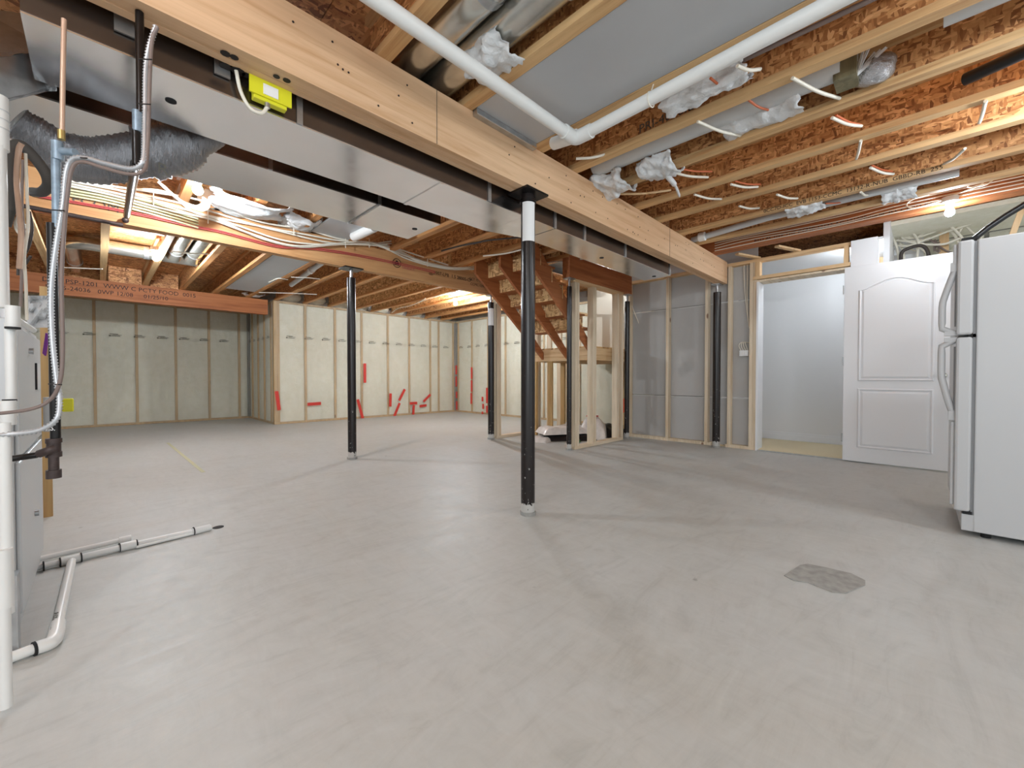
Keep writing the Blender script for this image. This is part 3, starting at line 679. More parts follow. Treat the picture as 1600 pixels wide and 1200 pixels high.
Pq = at(1258, 322, Z=2.34); crumple('white film bunched in a bay near the doorway header', (Pq.x, Pq.y, 2.345), .09, .13, .06, seed=5)
Pq = at(1405, 297, Z=2.36); crumple('ragged white film hanging below a stamped joist', (Pq.x, Pq.y, 2.345), .09, .10, .06, seed=6)
Pq = at(770, 88, Z=2.36); crumple('white film loose around the drain pipe at the top', (Pq.x, Pq.y, 2.37), .10, .13, .06, seed=9)
Pq = at(378, 305, Z=2.36); crumple('brightly lit white film above the cable bundle by the hidden bulb', (Pq.x+.1, Pq.y+.12, 2.37), .26, .24, .08, seed=7)
Pq = at(470, 345, Z=2.36); crumple('dull white film above the cables beyond the return duct', (Pq.x, Pq.y, 2.37), .14, .2, .06, seed=8)
Pq = at(440, 463, Y=8.45); crumple('small white film on the far red brown beam', (1.98, 8.5, 2.38), .14, .1, .04, seed=11)
# pipe stub with cap seen over the main beam end
Pq = at(1100, 371, Z=2.36); Pr = at(1200, 340, Z=2.36)
CPi = round_duct('capped_pipe', [Pq+Vector((0, .12, 0)), Pr, Pr+Vector((0, -1.2, 0))], .03, 'pale plastic pipe with a round cap over the main beam end', 'pvcg', cat='pipe')
Pq = at(1097, 370, Z=2.35); MB().tube([Pq+Vector((0, .03, 0)), Pq+Vector((0, -.03, 0))], .045, 16).build('pipe_cap', 'pvc', CPi)
# foil bundle and weathered block
Pq = at(1367, 118, Z=2.36)
FB = thing('foil_bundle', 'crumpled foil bundle with splayed strips on a joist at the top right', 'foil', (Pq.x, Pq.y, 2.36))
mb = MB().ball((Pq.x, Pq.y, 2.39), .085, 20, .8, 1, .75)
mb.v = [tuple(Vector(p)+(Vector(p)-Vector((Pq.x, Pq.y, 2.39)))*.35*noise.noise(Vector(p)*16)) for p in mb.v]; mb.build('wrap', 'foil', FB)
mb = MB()
for k in range(6):
    a = at(1338, 118, Z=2.35); b_ = at(1340+k*9, 82-4*(k % 3), Z=2.45); mb.bar(a, b_, .004, .012)
mb.build('strip', 'film', FB)
Pq = at(1321, 112, Z=2.38); tag(box(Pq.x-.03, Pq.x+.10, Pq.y-.045, Pq.y+.045, 2.34, 2.56).build('wood_block', 'greenwood'), 'weathered grey green block beside the foil bundle', 'block')
# black drain pipe at the right
a, b_ = at(1508, 122, X=3.27), at(1620, 72, X=3.27)
T = thing('black_drain_pipe', 'black plastic pipe coming through a joist web at the top right', 'pipe', a)
aa, bb_ = at(1508, 124, X=3.20), at(1640, 64, X=3.05)
MB().tube([aa, bb_], .03, 16).build('pipe', 'plastic_black', T)
# thin dark gas line along joist faces
for (xa, xb, X_, lab) in ((1003, 1600, 3.335, 'thin dark pipe hugging the third joist beyond the drain pipe'),):
    pass
tag(MB().tube([(3.325, 1.7, 2.345), (3.325, -2.0, 2.345)], .012, 8).build('dark_pipe', 'cableb'), 'thin dark pipe hugging a joist in the right bays', 'pipe')
tag(MB().tube([(3.735, 1.7, 2.345), (3.735, -2.0, 2.345)], .011, 8).build('dark_pipe', 'cableb'), 'second thin dark pipe hugging the next joist over', 'pipe')
# grey pipes above the wide flange by the drain pipe
for k in range(2):
    tag(MB().tube([(2.11+.05*k, 1.72, 2.40), (2.13+.05*k, .9, 2.395), (2.20+.05*k, -1.5, 2.39)], .011, 8).build('grey_tube', 'cableg'), ('first' if k == 0 else 'second')+' grey tube running in the bay beside the white drain pipe', 'tube')

# ------------------------------------------------------------------ cables
def cable(pts, label, m='cable', r=.0055, group=None, name='cable', sm=True, flat=False, n=7):
    o = MB().tube(smooth_path(pts, 5) if sm and len(pts) > 2 else pts, r, n).build(name, m); tag(o, label, 'cable', group); return o
GR = 'pale cables drooping across the joist bays'
sticks = [((1090, 190), (1156, 212)), ((1238, 122), (1312, 154)), ((1300, 184), (1346, 197)), ((1152, 103), (1188, 108)), ((1046, 268), (1106, 277)),
          ((960, 303), (1048, 297)), ((1085, 304), (1127, 311)), ((1345, 220), (1338, 248)), ((1508, 232), (1475, 256)), ((1142, 288), (1184, 292)),
          ((1360, 262), (1396, 272)), ((1540, 158), (1530, 192)), ((1214, 304), (1246, 310)), ((1155, 322), (1186, 325)), ((1345, 300), (1356, 305)), ((900, 248), (955, 238))]
for i, ((x0, y0), (x1, y1)) in enumerate(sticks):
    a = at(x0, y0, Z=2.31); b_ = at(x1, y1, Z=2.345); m_ = (a+b_)/2+Vector((0, 0, -.012))
    if (b_-a).length > 1.0: b_ = a+(b_-a).normalized()*.6; m_ = (a+b_)/2
    cable([a, m_, b_], 'short pale cable sagging below a joist in the right bays', 'cable' if i not in (5,) else 'lumx', .0085, GR)
for i, ((x0, y0), (x1, y1)) in enumerate([((1110, 122), (1135, 135)), ((1168, 155), (1200, 172)), ((1055, 262), (1112, 268)), ((1148, 283), (1188, 288)), ((1306, 180), (1345, 195)), ((1290, 318), (1330, 312)), ((1362, 258), (1394, 268))]):
    a = at(x0, y0, Z=2.33); b_ = at(x1, y1, Z=2.36)
    cable([a, (a+b_)/2+Vector((0, 0, -.01)), b_], 'short orange red cable sagging between joists in the right bays', 'cableo', .006, 'orange cables in the right bays')
# white cables strung along the double trimmer
for k in range(5):
    zz = 2.335+.028*k
    pts = [(5.012, 1.7, zz), (5.005, 1.2+.1*k, zz+.012*math.sin(k)), (5.008, .6, zz-.01+.01*math.cos(k*2)), (5.005, .1, zz+.01), (5.01, -.8, zz)]
    cable(pts, 'pale cable stapled along the doubled joist over the doorway', 'cable', .005, 'cables on the doubled joist')
# curly cable ends round the right hand bulb
B0 = Vector((4.98, -.15, 2.36))
cable([B0+Vector(v) for v in ((0, -.02, .02), (-.02, -.13, .04), (0, -.18, .07), (.0, -.14, .1), (.0, -.1, .06), (0, -.2, .05), (0, -.26, .12))], 'curly white cable feeding the bulb above the open door', 'cable', .006)
cable([B0+Vector(v) for v in ((0, .02, 0), (0, .2, -.02), (0, .26, .02), (0, .22, .06), (0, .12, .07))], 'looped white cable left of the bulb above the open door', 'cable', .006)
# tangle over the door, behind it
tang = [[(1380, 352), (1395, 372), (1402, 390), (1406, 425)], [(1376, 356), (1400, 362), (1420, 378), (1470, 382), (1500, 372)], [(1390, 366), (1430, 372), (1490, 350), (1560, 330)],
        [(1410, 420), (1412, 398), (1405, 378), (1392, 362)], [(1430, 418), (1434, 395), (1434, 375), (1420, 360), (1400, 352)], [(1400, 376), (1440, 376), (1480, 362), (1530, 345), (1590, 322)],
        [(1376, 346), (1398, 350), (1424, 372), (1450, 360), (1470, 345)], [(1470, 352), (1490, 366), (1500, 385), (1502, 398)], [(1484, 352), (1502, 370), (1510, 390)], [(1380, 362), (1392, 380), (1420, 384), (1452, 372)],
        [(1530, 318), (1550, 328), (1575, 330), (1600, 322)], [(1440, 366), (1475, 358), (1520, 330), (1580, 312)]]
for i, p in enumerate(tang):
    cable([at(x, y, X=6.5+.04*(i % 4)) for x, y in p], 'loose pale cable tangled above the open door', 'cable', .012, 'tangled cables above the open door')
rt = random.Random(5)
for i in range(12):
    cx0, cy0 = rt.uniform(1372, 1500), rt.uniform(340, 385); p = [(cx0, cy0)]
    for k in range(4): cx0 += rt.uniform(-8, 34); cy0 += rt.uniform(-20, 20); p.append((cx0, min(398, max(332, cy0))))
    cable([at(x, y, X=6.62+.03*(i % 5)) for x, y in p], 'loose pale cable tangled above the open door', 'cable' if i % 3 else 'cableg', .009, 'tangled cables above the open door')
cable([at(x, y, X=6.4) for x, y in ((1412, 432), (1408, 398), (1420, 388), (1440, 384), (1450, 395), (1453, 425))], 'thick dark hose looping above the open white door', 'cableb', .018, name='hose')
T = thing('black_conduit', 'dark slanted conduit rising from the fridge top', 'conduit', at(1518, 378, X=4.6))
MB().tube([at(1516, 378, X=4.6), at(1545, 355, X=4.6), at(1572, 337, X=4.6), at(1650, 290, X=4.6)], .02, 10).build('pipe', 'plastic_black', T)
for i, (x0, x1, y0, y1) in enumerate(((1365, 1385, 348, 405), (1468, 1482, 330, 420))):
    a, b_ = at(x0, y0, X=6.7), at(x1, y1, X=6.7)
    tag(box(6.66, 6.72, b_.y, a.y, 2.05, 2.56).build('short_stud', 'lumz'), ('left' if i == 0 else 'right')+' of two short studs hanging above the open door', 'stud')
a, b_ = at(1600, 318, X=5.9), at(1575, 385, X=5.9)
tag(MB().bar(a, b_, .08, .04).build('brace_board', 'lumz'), 'slanted pine brace above the fridge', 'brace')
T = tag(MB().box(6.0, 6.98, -2.5, .25, 2.50, 2.545).build('rim_insulation', 'batt'), 'sheeted insulation in the joist ends above the open door', 'insulation')

# cables along the second (cable) beam
YC = 4.29
G2 = 'white cables slung along the cable beam'
cb = [[(105, 282), (200, 300), (300, 322), (400, 352), (440, 362), (520, 380), (600, 383), (660, 408), (720, 420), (760, 418), (800, 405)],
      [(105, 286), (200, 306), (300, 330), (370, 352), (440, 375), (500, 382), (560, 382), (610, 388), (665, 413), (725, 421), (800, 408)],
      [(105, 290), (180, 306), (270, 330), (330, 343), (400, 368), (460, 384), (520, 381), (580, 379), (640, 402), (700, 418), (770, 414)],
      [(105, 280), (180, 296), (260, 318), (330, 338), (420, 356), (480, 367), (530, 376), (590, 380), (650, 398), (700, 414)],
      [(200, 295), (260, 300), (300, 330), (340, 343), (410, 373), (470, 386), (530, 382), (590, 384), (640, 406), (690, 418), (760, 420)],
      [(105, 278), (170, 290), (240, 300), (310, 312), (360, 330), (400, 345), (450, 354), (475, 352)],
      [(400, 340), (440, 344), (480, 358), (525, 372), (560, 378)],
      [(590, 380), (620, 375), (640, 366)], [(590, 382), (625, 379), (650, 372)]]
for i, p in enumerate(cb):
    cable([at(x, y, Y=YC-.008*(i % 3)) for x, y in p], 'white cable slung along the front of the tan cable beam', 'cable', .0085, G2)
for k in range(5):
    cable([at(x, y+k*4.5, Y=YC+.005) for x, y in ((100, 286), (160, 297), (220, 312), (270, 326), (310, 338))], 'pale green cable in the flat bundle at the beam left end', 'cabley', .008, 'green cables at the beam left end')
for k in range(2):
    cable([at(x, y+k*2.5, Y=YC+.012) for x, y in ((60, 305), (200, 330), (300, 352), (350, 362), (430, 383), (480, 386), (545, 395), (620, 410), (680, 424))], 'thin red cable stapled along the tan cable beam', 'cabler', .005, 'red cables on the cable beam')
for k in range(4):
    cable([at(x+k*3, y+k*2.2, Y=3.95) for x, y in ((247, 284), (262, 298), (285, 315), (305, 322), (316, 318), (318, 308))], 'white cable in the looping bundle hanging below the flex duct', 'cable', .0085, 'looping cables below the flex duct')
for k, x in enumerate((240, 325, 459, 540, 577, 668)):
    yy = {240: 312, 325: 340, 459: 360, 540: 380, 577: 380, 668: 410}[x]
    P0 = at(x, yy, Y=YC-.03); tag(MB().bar(P0+Vector((0, 0, -.05)), P0+Vector((0, 0, .05)), .006, .006).build('cable_tie', 'cable'), 'white cable tie round the cables on the tan beam', 'cable tie', 'cable ties on the cable beam')
cable([at(x, y, Y=4.2) for x, y in ((800, 452), (790, 432), (780, 424), (782, 420), (800, 418), (860, 405))], 'white cable curling off the right end of the cable beam', 'cable', .007)
cable([(4.2, 2.95, 2.33), (3.9, 3.5, 2.31), (3.85, 4.2, 2.30)], 'white cable running under the last joist to the stairs', 'cable', .008)
# cables in the middle and far bays
for i, p in enumerate([[(740, 381), (760, 376), (800, 372), (830, 370)], [(755, 400), (790, 396), (822, 388)], [(690, 392), (720, 384), (752, 378)]]):
    cable([at(x, y, Z=2.31) for x, y in p], 'dark and pale cable lying on the middle bay joists', 'cableb' if i != 1 else 'cable', .009, 'cables under the middle bay joists')
for i, p in enumerate([[(612, 489), (622, 482), (640, 478), (655, 472), (665, 466)], [(640, 478), (690, 460), (712, 456), (705, 460)], [(405, 457), (450, 458), (495, 460)], [(455, 433), (480, 434), (500, 436)],
                       [(420, 441), (435, 435), (450, 437)], [(100, 418), (150, 420), (160, 420)], [(270, 393), (300, 396), (328, 397)]]):
    cable([at(x, y, Z=2.31) for x, y in p], 'thin pale cable crossing the far bay joists', 'cable', .007, 'cables under the far bay joists')
# small plastic pipes in the far bays
for i, (p, lab) in enumerate((([(352, 447), (425, 400), (455, 378)], 'pale plastic drain pipe rising between far joists left of the alone post'), ([(455, 445), (520, 398)], 'plastic pipe with a fitting in the far bay left of the alone post'))):
    a = [at(x, y, Z=2.37) for x, y in p]
    T = thing('plastic_pipe', lab, 'pipe', a[0]); MB().tube(a, .035, 12).build('pipe', 'pvcg', T)
    mm = a[0].lerp(a[-1], .55); dd = (a[-1]-a[0]).normalized(); MB().tube([mm-dd*.05, mm+dd*.05], .045, 12).build('coupling', 'pvc', T)
T = thing('plastic_pipe', 'short white pipe end above the cables, right of the return duct', 'pipe', at(555, 368, Z=2.3)); MB().tube([at(553, 370, Z=2.3), at(585, 355, Z=2.3)], .045, 14).build('pipe', 'pvc', T)

# ------------------------------------------------------------------ electrical bits on the grey wall and the yellow box
T = thing('switch_box', 'white switch box with four looping cables on the grey wall', 'switch', at(1163, 552, X=5.62))
Pq = at(1163, 552, X=5.64); box(5.61, 5.688, Pq.y-.05, Pq.y+.05, Pq.z-.035, Pq.z+.035).build('box', 'sticker', T, .003)
for k in range(4): box(5.606, 5.611, Pq.y-.043+k*.024, Pq.y-.027+k*.024, Pq.z-.02, Pq.z+.022).build('switch', 'pvc', T)
for k in range(4):
    P0 = Vector((5.64, Pq.y-.04+k*.026, Pq.z+.035)); cable([P0, P0+Vector((-.01, .02, .06)), P0+Vector((0, .03-k*.012, .1)), Vector((5.665, 1.505, Pq.z+.13))], 'white cable looping into the white switch box', 'cable', .005, 'cables of the switch box')
for k in range(2):
    cable([(5.66, 1.57-.03*k, 2.31), (5.66, 1.575-.04*k, 2.2), (5.665, 1.56-.02*k, 1.9), (5.665, 1.52, 1.55), (5.665, 1.505, 1.48)], 'white cable dropping down the grey wall beside the doorway', 'cable', .006, 'cables down the grey wall')
cable([at(986, 475, X=5.66), at(998, 505, X=5.66)], 'thin pale wire sticking out of the grey drywall', 'cable', .006, sm=False)
YBx = thing('yellow_box', 'yellow electrical box hanging under the pale main beam', 'electrical box', at(420, 140, Y=1.87))
P0 = at(420, 137, Z=1.99)
mb = MB(); cx, cy = .62-.06, 1.85
cpt = at(422, 140, Y=1.86); x0 = cpt.x
box(x0-.06, x0+.06, 1.852, 1.885, 1.972, 2.045).build('box', 'yellow', YBx, .004)
box(x0-.075, x0+.075, 1.845, 1.852, 1.985, 2.05).build('flange', 'yellow', YBx)
box(x0-.028, x0+.025, 1.842, 1.845, 1.995, 2.035).build('sticker', 'sticker', YBx)
MB().tube([(x0-.01, 1.86, 1.972), (x0-.01, 1.86, 1.955)], .01, 10).build('cable_clamp', 'steeld', YBx)
cable([(x0-.01, 1.86, 1.958), (x0-.03, 1.862, 1.925), (x0-.07, 1.865, 1.93), (x0-.10, 1.865, 1.98), (x0-.115, 1.86, 2.047)], 'white cable drooping from the yellow electrical box to the beam', 'cable', .007)
# ------------------------------------------------------------------ red tag pole and bags by the stairs
T = thing('marker_pole', 'pole with an orange tag beside the scratched black post', 'pole', at(971, 685, Z=0))
P0 = Vector((5.285, 3.035, 0)); MB().tube([(P0.x, P0.y, 0), (P0.x, P0.y, .55)], .014, 8).build('pole', 'pvc', T); box(P0.x-.02, P0.x+.02, P0.y-.025, P0.y+.025, .38, .58).build('tag', 'orange', T)
MB().tube([(P0.x, P0.y, 0), (P0.x, P0.y, .2)], .022, 8).build('sleeve', 'iron', T)
def bag(c, L_, W_, Hh_, rz, m, label, seed, red=False):
    T = thing('cement_bag', label, 'bag', c); mb = MB(); n = 16; vs = []; fs = []
    R = Matrix.Rotation(rz, 3, 'Z')
    for j in range(n+1):
        for i in range(n+1):
            u, v_ = i/n*2-1, j/n*2-1
            e = (1-abs(u)**4)*(1-abs(v_)**4); z = Hh_*(e**.5)*(1+.35*noise.noise(Vector((u*2+seed, v_*2, 0))))
            vs.append(Vector(c)+R@Vector((u*L_/2, v_*W_/2, z)))
    mb.add(vs, [(j*(n+1)+i, j*(n+1)+i+1, (j+1)*(n+1)+i+1, (j+1)*(n+1)+i) for j in range(n) for i in range(n)], True)
    mb.add([Vector(c)+R@Vector((u*L_/2, v_*W_/2, 0)) for u, v_ in ((-1, -1), (1, -1), (1, 1), (-1, 1))], [(3, 2, 1, 0)])
    mb.build('sack', m, T)
    if red:
        b0 = Vector(c)+R@Vector((0, 0, Hh_*1.25)); MB().box(b0.x-.1, b0.x+.02, b0.y-.08, b0.y+.05, b0.z-.01, b0.z+.004).build('print', 'bagr', T)
bag((4.75, 3.62, 0), .8, .5, .09, -.7, 'bagb', 'lowest black bag lying under the stair landing', 1)
bag((4.72, 3.66, .09), .72, .42, .10, -.5, 'bagw', 'white printed bag lying on the black bag under the landing', 2)
bag((5.1, 3.4, 0), .5, .4, .26, .5, 'bagw', 'upright white and red bag seen between the stair studs', 3, True)
bag((5.55, 3.45, 0), .7, .4, .14, .2, 'bagb', 'black bag at the right, seen through the stair studs', 4)
bag((4.35, 3.75, 0), .35, .3, .06, .3, 'bagw', 'small crumpled white wrapper left of the black bags', 6)
bag((4.62, 3.38, 0), .3, .16, .03, .5, 'green', 'flat green bag edge in front of the black bags', 8)

# ------------------------------------------------------------------ fridge
F = thing('fridge', 'white top freezer fridge at the right edge, its side to us', 'fridge', (3.75, -.55, 0))
FX, FY = 3.39, -.21
box(FX, FX+.72, FY-.68, FY, .03, 1.635).build('cabinet', 'fridge', F, .006)
box(FX+.01, FX+.71, FY+.0005, FY+.012, .12, 1.63).build('gasket', 'gasket', F)
box(FX-.002, FX+.722, FY+.012, FY+.075, 1.118, 1.64).build('freezer_door', 'fridge', F, .012)
box(FX-.002, FX+.722, FY+.012, FY+.075, .135, 1.105).build('fridge_door', 'fridge', F, .012)
box(FX+.004, FX+.716, FY-.02, FY+.045, .03, .122).build('kick_plate', 'fridge', F, .003)
MB().box(FX+.01, FX+.06, FY+.0, FY+.03, 1.102, 1.121).box(FX+.0, FX+.04, FY+.005, FY+.04, .122, .137).box(FX+.01, FX+.07, FY+.0, FY+.06, 1.64, 1.655).build('hinge', 'dark', F)
for x in (FX+.05, FX+.65):
    for y in (FY-.05, FY-.62): MB().tube([(x, y, 0), (x, y, .031)], .02, 10).build('foot', 'dark', F)
hx = FX+.045
for z0, z1, nm, s in ((1.13, 1.50, 'freezer_handle', 1), (.66, 1.095, 'fridge_handle', -1)):
    pts = []
    for k in range(13):
        t_ = k/12; z = z0+(z1-z0)*t_; e = (t_ if s < 0 else 1-t_)
        out = .085+.055*min(1, (e*1.9))**.8 if 0 < k < 12 else .085
        pts.append((hx, FY+out-.01, z))
    ha = MB(); ha.tube(pts, .016, 10)
    ze = z1 if s > 0 else z0
    ha.box(hx-.018, hx+.018, FY+.07, FY+.10, ze-.02, ze+.03); ha.box(hx-.016, hx+.016, FY+.07, FY+.12, (z0 if s > 0 else z1)-.012, (z0 if s > 0 else z1)+.012)
    ha.build(nm, 'fridge', F)
    MB().box(hx-.01, hx+.01, FY+.0745, FY+.082, z0+.04, z1-.04).build('handle_recess', 'gasket', F)
for z0, z1 in ((1.52, 1.63), (.16, .63)): box(hx-.02, hx+.02, FY+.074, FY+.09, z0, z1).build('door_trim', 'fridge', F, .004)

# ------------------------------------------------------------------ furnace corner at the left
FU = thing('furnace', 'light grey furnace cabinet at the left edge', 'furnace', (-.5, 2.5, 0))
FXR = -.195
box(-.85, FXR, 2.06, 2.86, .04, 1.07).build('cabinet', 'furn', FU, .004)
box(FXR, FXR+.012, 2.10, 2.84, .62, 1.05).build('access_panel', 'furn', FU, .004); box(FXR, FXR+.012, 2.10, 2.84, .10, .60).build('access_panel', 'furn', FU, .004)
Pq = at(56, 590, X=FXR+.013); box(FXR+.012, FXR+.016, 2.62, 2.76, .83, .94).build('sight_glass', 'pvcg', FU); box(FXR+.012, FXR+.017, 2.60, 2.625, .83, .94).build('sight_glass_frame', 'dark', FU)
for (yy, z) in ((2.4, .98), (2.5, .34)): MB().tube([(FXR+.01, yy, z), (FXR+.024, yy, z)], .012, 10).build('screw', 'steeld', FU)
box(-.85, FXR+.01, 2.0, 2.06, .0, .26).build('filter_rack', 'steeld', FU)
for x in (-.8, -.25):
    for y in (2.12, 2.8): box(x-.02, x+.02, y-.02, y+.02, 0, .041).build('foot', 'dark', FU)
CO = thing('coil_cabinet', 'pale sheet metal cabinet stacked on top of the furnace', 'cabinet', (-.5, 2.5, 1.07))
box(-.85, -.27, 2.1, 2.8, 1.071, 1.52).build('case', 'wallw', CO, .004)
text('US', .07, (-.268, 2.18, 1.40), (0, 1, 0), (0, 0, 1), 'ink', CO)
PL = thing('supply_plenum', 'shiny sheet metal plenum with foil taped seams at the top left', 'duct', (-.5, 2.1, 1.9))
box(-.9, -.30, 2.15, 2.72, 1.522, 1.93).build('case', 'steeld', PL)
box(-.345, -.298, 2.3, 2.9, 1.54, 2.02).build('flange', 'steel', PL)
ctr = Vector((-.36, 1.98, 2.06)); e1 = Vector((.78, -.30, .12)).normalized(); e2 = Vector((0, 0, 1)); 
a = at(-40, 172, D=1.35); b_ = at(78, 142, D=1.55); c_ = at(78, 76, D=1.55); d_ = at(-40, 98, D=1.35)
nrm = Vector((-.4, .75, .1))
MB().prism([a, b_, c_, d_], nrm*.45).build('transition', 'steeld', PL)
d2, c2_ = at(-40, 10, D=1.5), at(100, 30, D=1.62)
MB().prism([d_, c_, c2_, d2], nrm*.45).build('transition', 'steeld', PL)
mb = MB()
def seam(p, q, w_, off=.012):
    p = Vector(p); q = Vector(q); nn = 14; vs = []
    dd = (q-p); side = dd.cross(FW).normalized()
    for i in range(nn+1):
        for s in (-1, -.3, .3, 1):
            P_ = p+dd*i/nn+side*w_*s*(1+.3*noise.noise(Vector((i, s, 3)))); P_ -= FW*(off+.012*noise.noise(Vector((i*1.3, s*4, 0)))); vs.append(P_)
    mb.add(vs, [(i*4+s, i*4+s+1, (i+1)*4+s+1, (i+1)*4+s) for i in range(nn) for s in range(3)], True)
seam(d_, c_, .035); seam(b_+Vector((0, 0, -.01)), c_, .04); seam(a, b_, .014)
mb.build('foil_tape', 'foil', PL)
# flexible duct
FD = thing('flexible_duct', 'grey foil flexible duct sagging under the trunk duct at the left', 'duct', at(150, 250, Y=2.5))
pth = smooth_path([at(x, y, Y=yy) for x, y, yy in ((22, 190, 2.45), (55, 212, 2.47), (95, 240, 2.5), (150, 252, 2.52), (205, 245, 2.5), (255, 236, 2.48), (300, 222, 2.44), (345, 212, 2.38))], 12)
rr = [.062+.03*min(1, i/30)+(.0022 if i % 2 else -.0022)+.005*noise.noise(Vector((i*.4, 0, 0))) for i in range(len(pth))]
nL = len(pth); rr = [r*(1.18 if i > nL*.62 and i < nL*.86 else 1)*(1 if i < nL*.8 else 1-.6*(i-nL*.8)/(nL*.2)) for i, r in enumerate(rr)]
MB().tube(pth, rr, 22).build('jacket', 'flex', FD)
text('R', .07, at(245, 270, Y=2.39), (1, 0, 0), (0, 0, 1), 'inkg', FD)

# gas and water piping in front of it
GP = thing('gas_pipe', 'black gas pipe with drip leg and fittings hanging before the furnace', 'pipe', at(84, 745, D=1.18))
def vert(x, y0, y1, D_):  # a truly vertical pipe through the given ray
    a = at(x, (y0+y1)/2, D=D_); za = at(x, y0, D=D_).z; zb = at(x, y1, D=D_).z; return [(a.x, a.y, za), (a.x, a.y, zb)]
D0 = 1.18
MB().tube(vert(84, 350, 690, D0), 0.0112, 16).build('pipe', 'black', GP)
MB().tube(vert(88, 238, 355, D0), 0.0099, 14).build('pipe', 'bluegal', GP)
MB().tube(vert(90, 222, 250, D0), 0.0129, 14).build('tee', 'bluegal', GP)
MB().tube([at(92, 236, D=D0), at(118, 238, D=D0)], 0.0102, 12).build('tee_branch', 'bluegal', GP)
def fit(pts, r, nm='fitting', m='iron'): MB().tube(pts, r, 16).build(nm, m, GP)
fit(vert(84, 688, 712, D0), 0.0150); fit(vert(84, 685, 692, D0), 0.0170); fit(vert(84, 706, 714, D0), 0.0170); fit(vert(84, 712, 738, D0), 0.0112); fit(vert(84, 734, 747, D0), 0.0160, 'cap')
MB().tube(smooth_path([at(86, 700, D=D0-.02), at(76, 704, D=D0-.03), at(62, 709, D=D0-.03)]), 0.0112, 12).build('elbow', 'iron', GP)
MB().tube([at(58, 711, D=D0-.03), at(-60, 728, D=D0-.1)], 0.0085, 12).build('pipe', 'black', GP)
cp = at(84, 665, D=D0); text('U.S.', .022, (cp.x-.012*RT.x-.017*FW.x, cp.y-.012*RT.y-.017*FW.y, cp.z-.012), RT, (0, 0, 1), 'sticker', GP)
GP2 = thing('copper_pipe', 'vertical copper pipe with a brass nut at the upper left', 'pipe', at(97, 212, D=1.18))
MB().tube([at(100, 30, D=1.18), at(98, 130, D=1.18), at(97, 205, D=1.18)], 0.0058, 12).build('pipe', 'copper', GP2)
MB().tube(vert(96, 204, 218, 1.18), 0.0092, 6).build('nut', 'brass', GP2)
VP_ = thing('vent_pipe', 'black vertical pipe with a pale union in front of the trunk duct', 'pipe', at(216, 262, D=1.32))
MB().tube(vert(219, 20, 176, 1.32), 0.0112, 16).build('pipe', 'black', VP_); MB().tube(vert(215, 174, 206, 1.32), 0.0133, 16).build('union', 'bluegal', VP_)
MB().tube(vert(213, 204, 258, 1.32), 0.0112, 16).build('pipe', 'black', VP_)
MB().tube([at(212, 256, D=1.32), at(198, 338, D=3.0)], [.014, .019], 12).build('lateral_pipe', 'black', VP_)
MB().tube([(-1.1, 4.28, 2.03), (at(192, 345, Y=4.28).x, 4.28, 2.03)], 0.0143, 12).build('lateral_pipe', 'iron', VP_)
MB().ball(at(196, 344, Y=4.28), 0.0218, 12).build('elbow', 'iron', VP_)
# armoured conduit (ribbed) and its companion cable
path = [(244, 40, 1.16), (233, 75, 1.16), (228, 110, 1.16), (227, 180, 1.15), (226, 235, 1.13), (222, 255, 1.12), (205, 264, 1.12), (165, 256, 1.12), (130, 247, 1.12), (112, 250, 1.12), (103, 270, 1.12), (98, 320, 1.12), (88, 380, 1.12), (80, 450, 1.12), (81, 520, 1.12), (88, 590, 1.12), (93, 625, 1.12), (88, 655, 1.11), (62, 672, 1.1), (20, 678, 1.08), (-20, 680, 1.05)]
pt0 = smooth_path([at(x, y, D=d) for x, y, d in path], 16); pt = [pt0[0]]; acc = 0
for p_, q_ in zip(pt0, pt0[1:]):
    L_ = (q_-p_).length; s_ = .0042-acc
    while s_ <= L_: pt.append(p_.lerp(q_, s_/L_)); s_ += .0042
    acc = L_-(s_-.0042)
T = thing('armoured_conduit', 'ribbed silver armoured cable winding down before the furnace', 'conduit', pt[-1])
MB().tube(pt, [.0062+(.0016 if i % 2 else -.0014) for i in range(len(pt))], 8).build('sheath', 'arm', T)
path = [(246, 42, 1.15), (236, 78, 1.15), (230, 240, 1.13), (222, 268, 1.11), (200, 272, 1.11), (160, 262, 1.11), (130, 253, 1.11), (113, 262, 1.11), (106, 300, 1.11), (100, 360, 1.11), (96, 440, 1.11), (98, 540, 1.11), (94, 595, 1.11), (78, 625, 1.11), (45, 640, 1.09), (-20, 648, 1.06)]
cable([at(x, y, D=d) for x, y, d in path], 'grey brown cable following the silver armoured cable', 'cableg', .0046, n=8)
for (x, y) in ((229, 92), (227, 162), (128, 246), (92, 328), (88, 600)):
    tag(MB().tube([at(x-12, y, D=1.13), at(x+8, y+1, D=1.1)], 0.0017, 6).build('cable_tie', 'ink'), 'black tie round the silver armoured cable', 'cable tie', 'ties on the armoured cable')
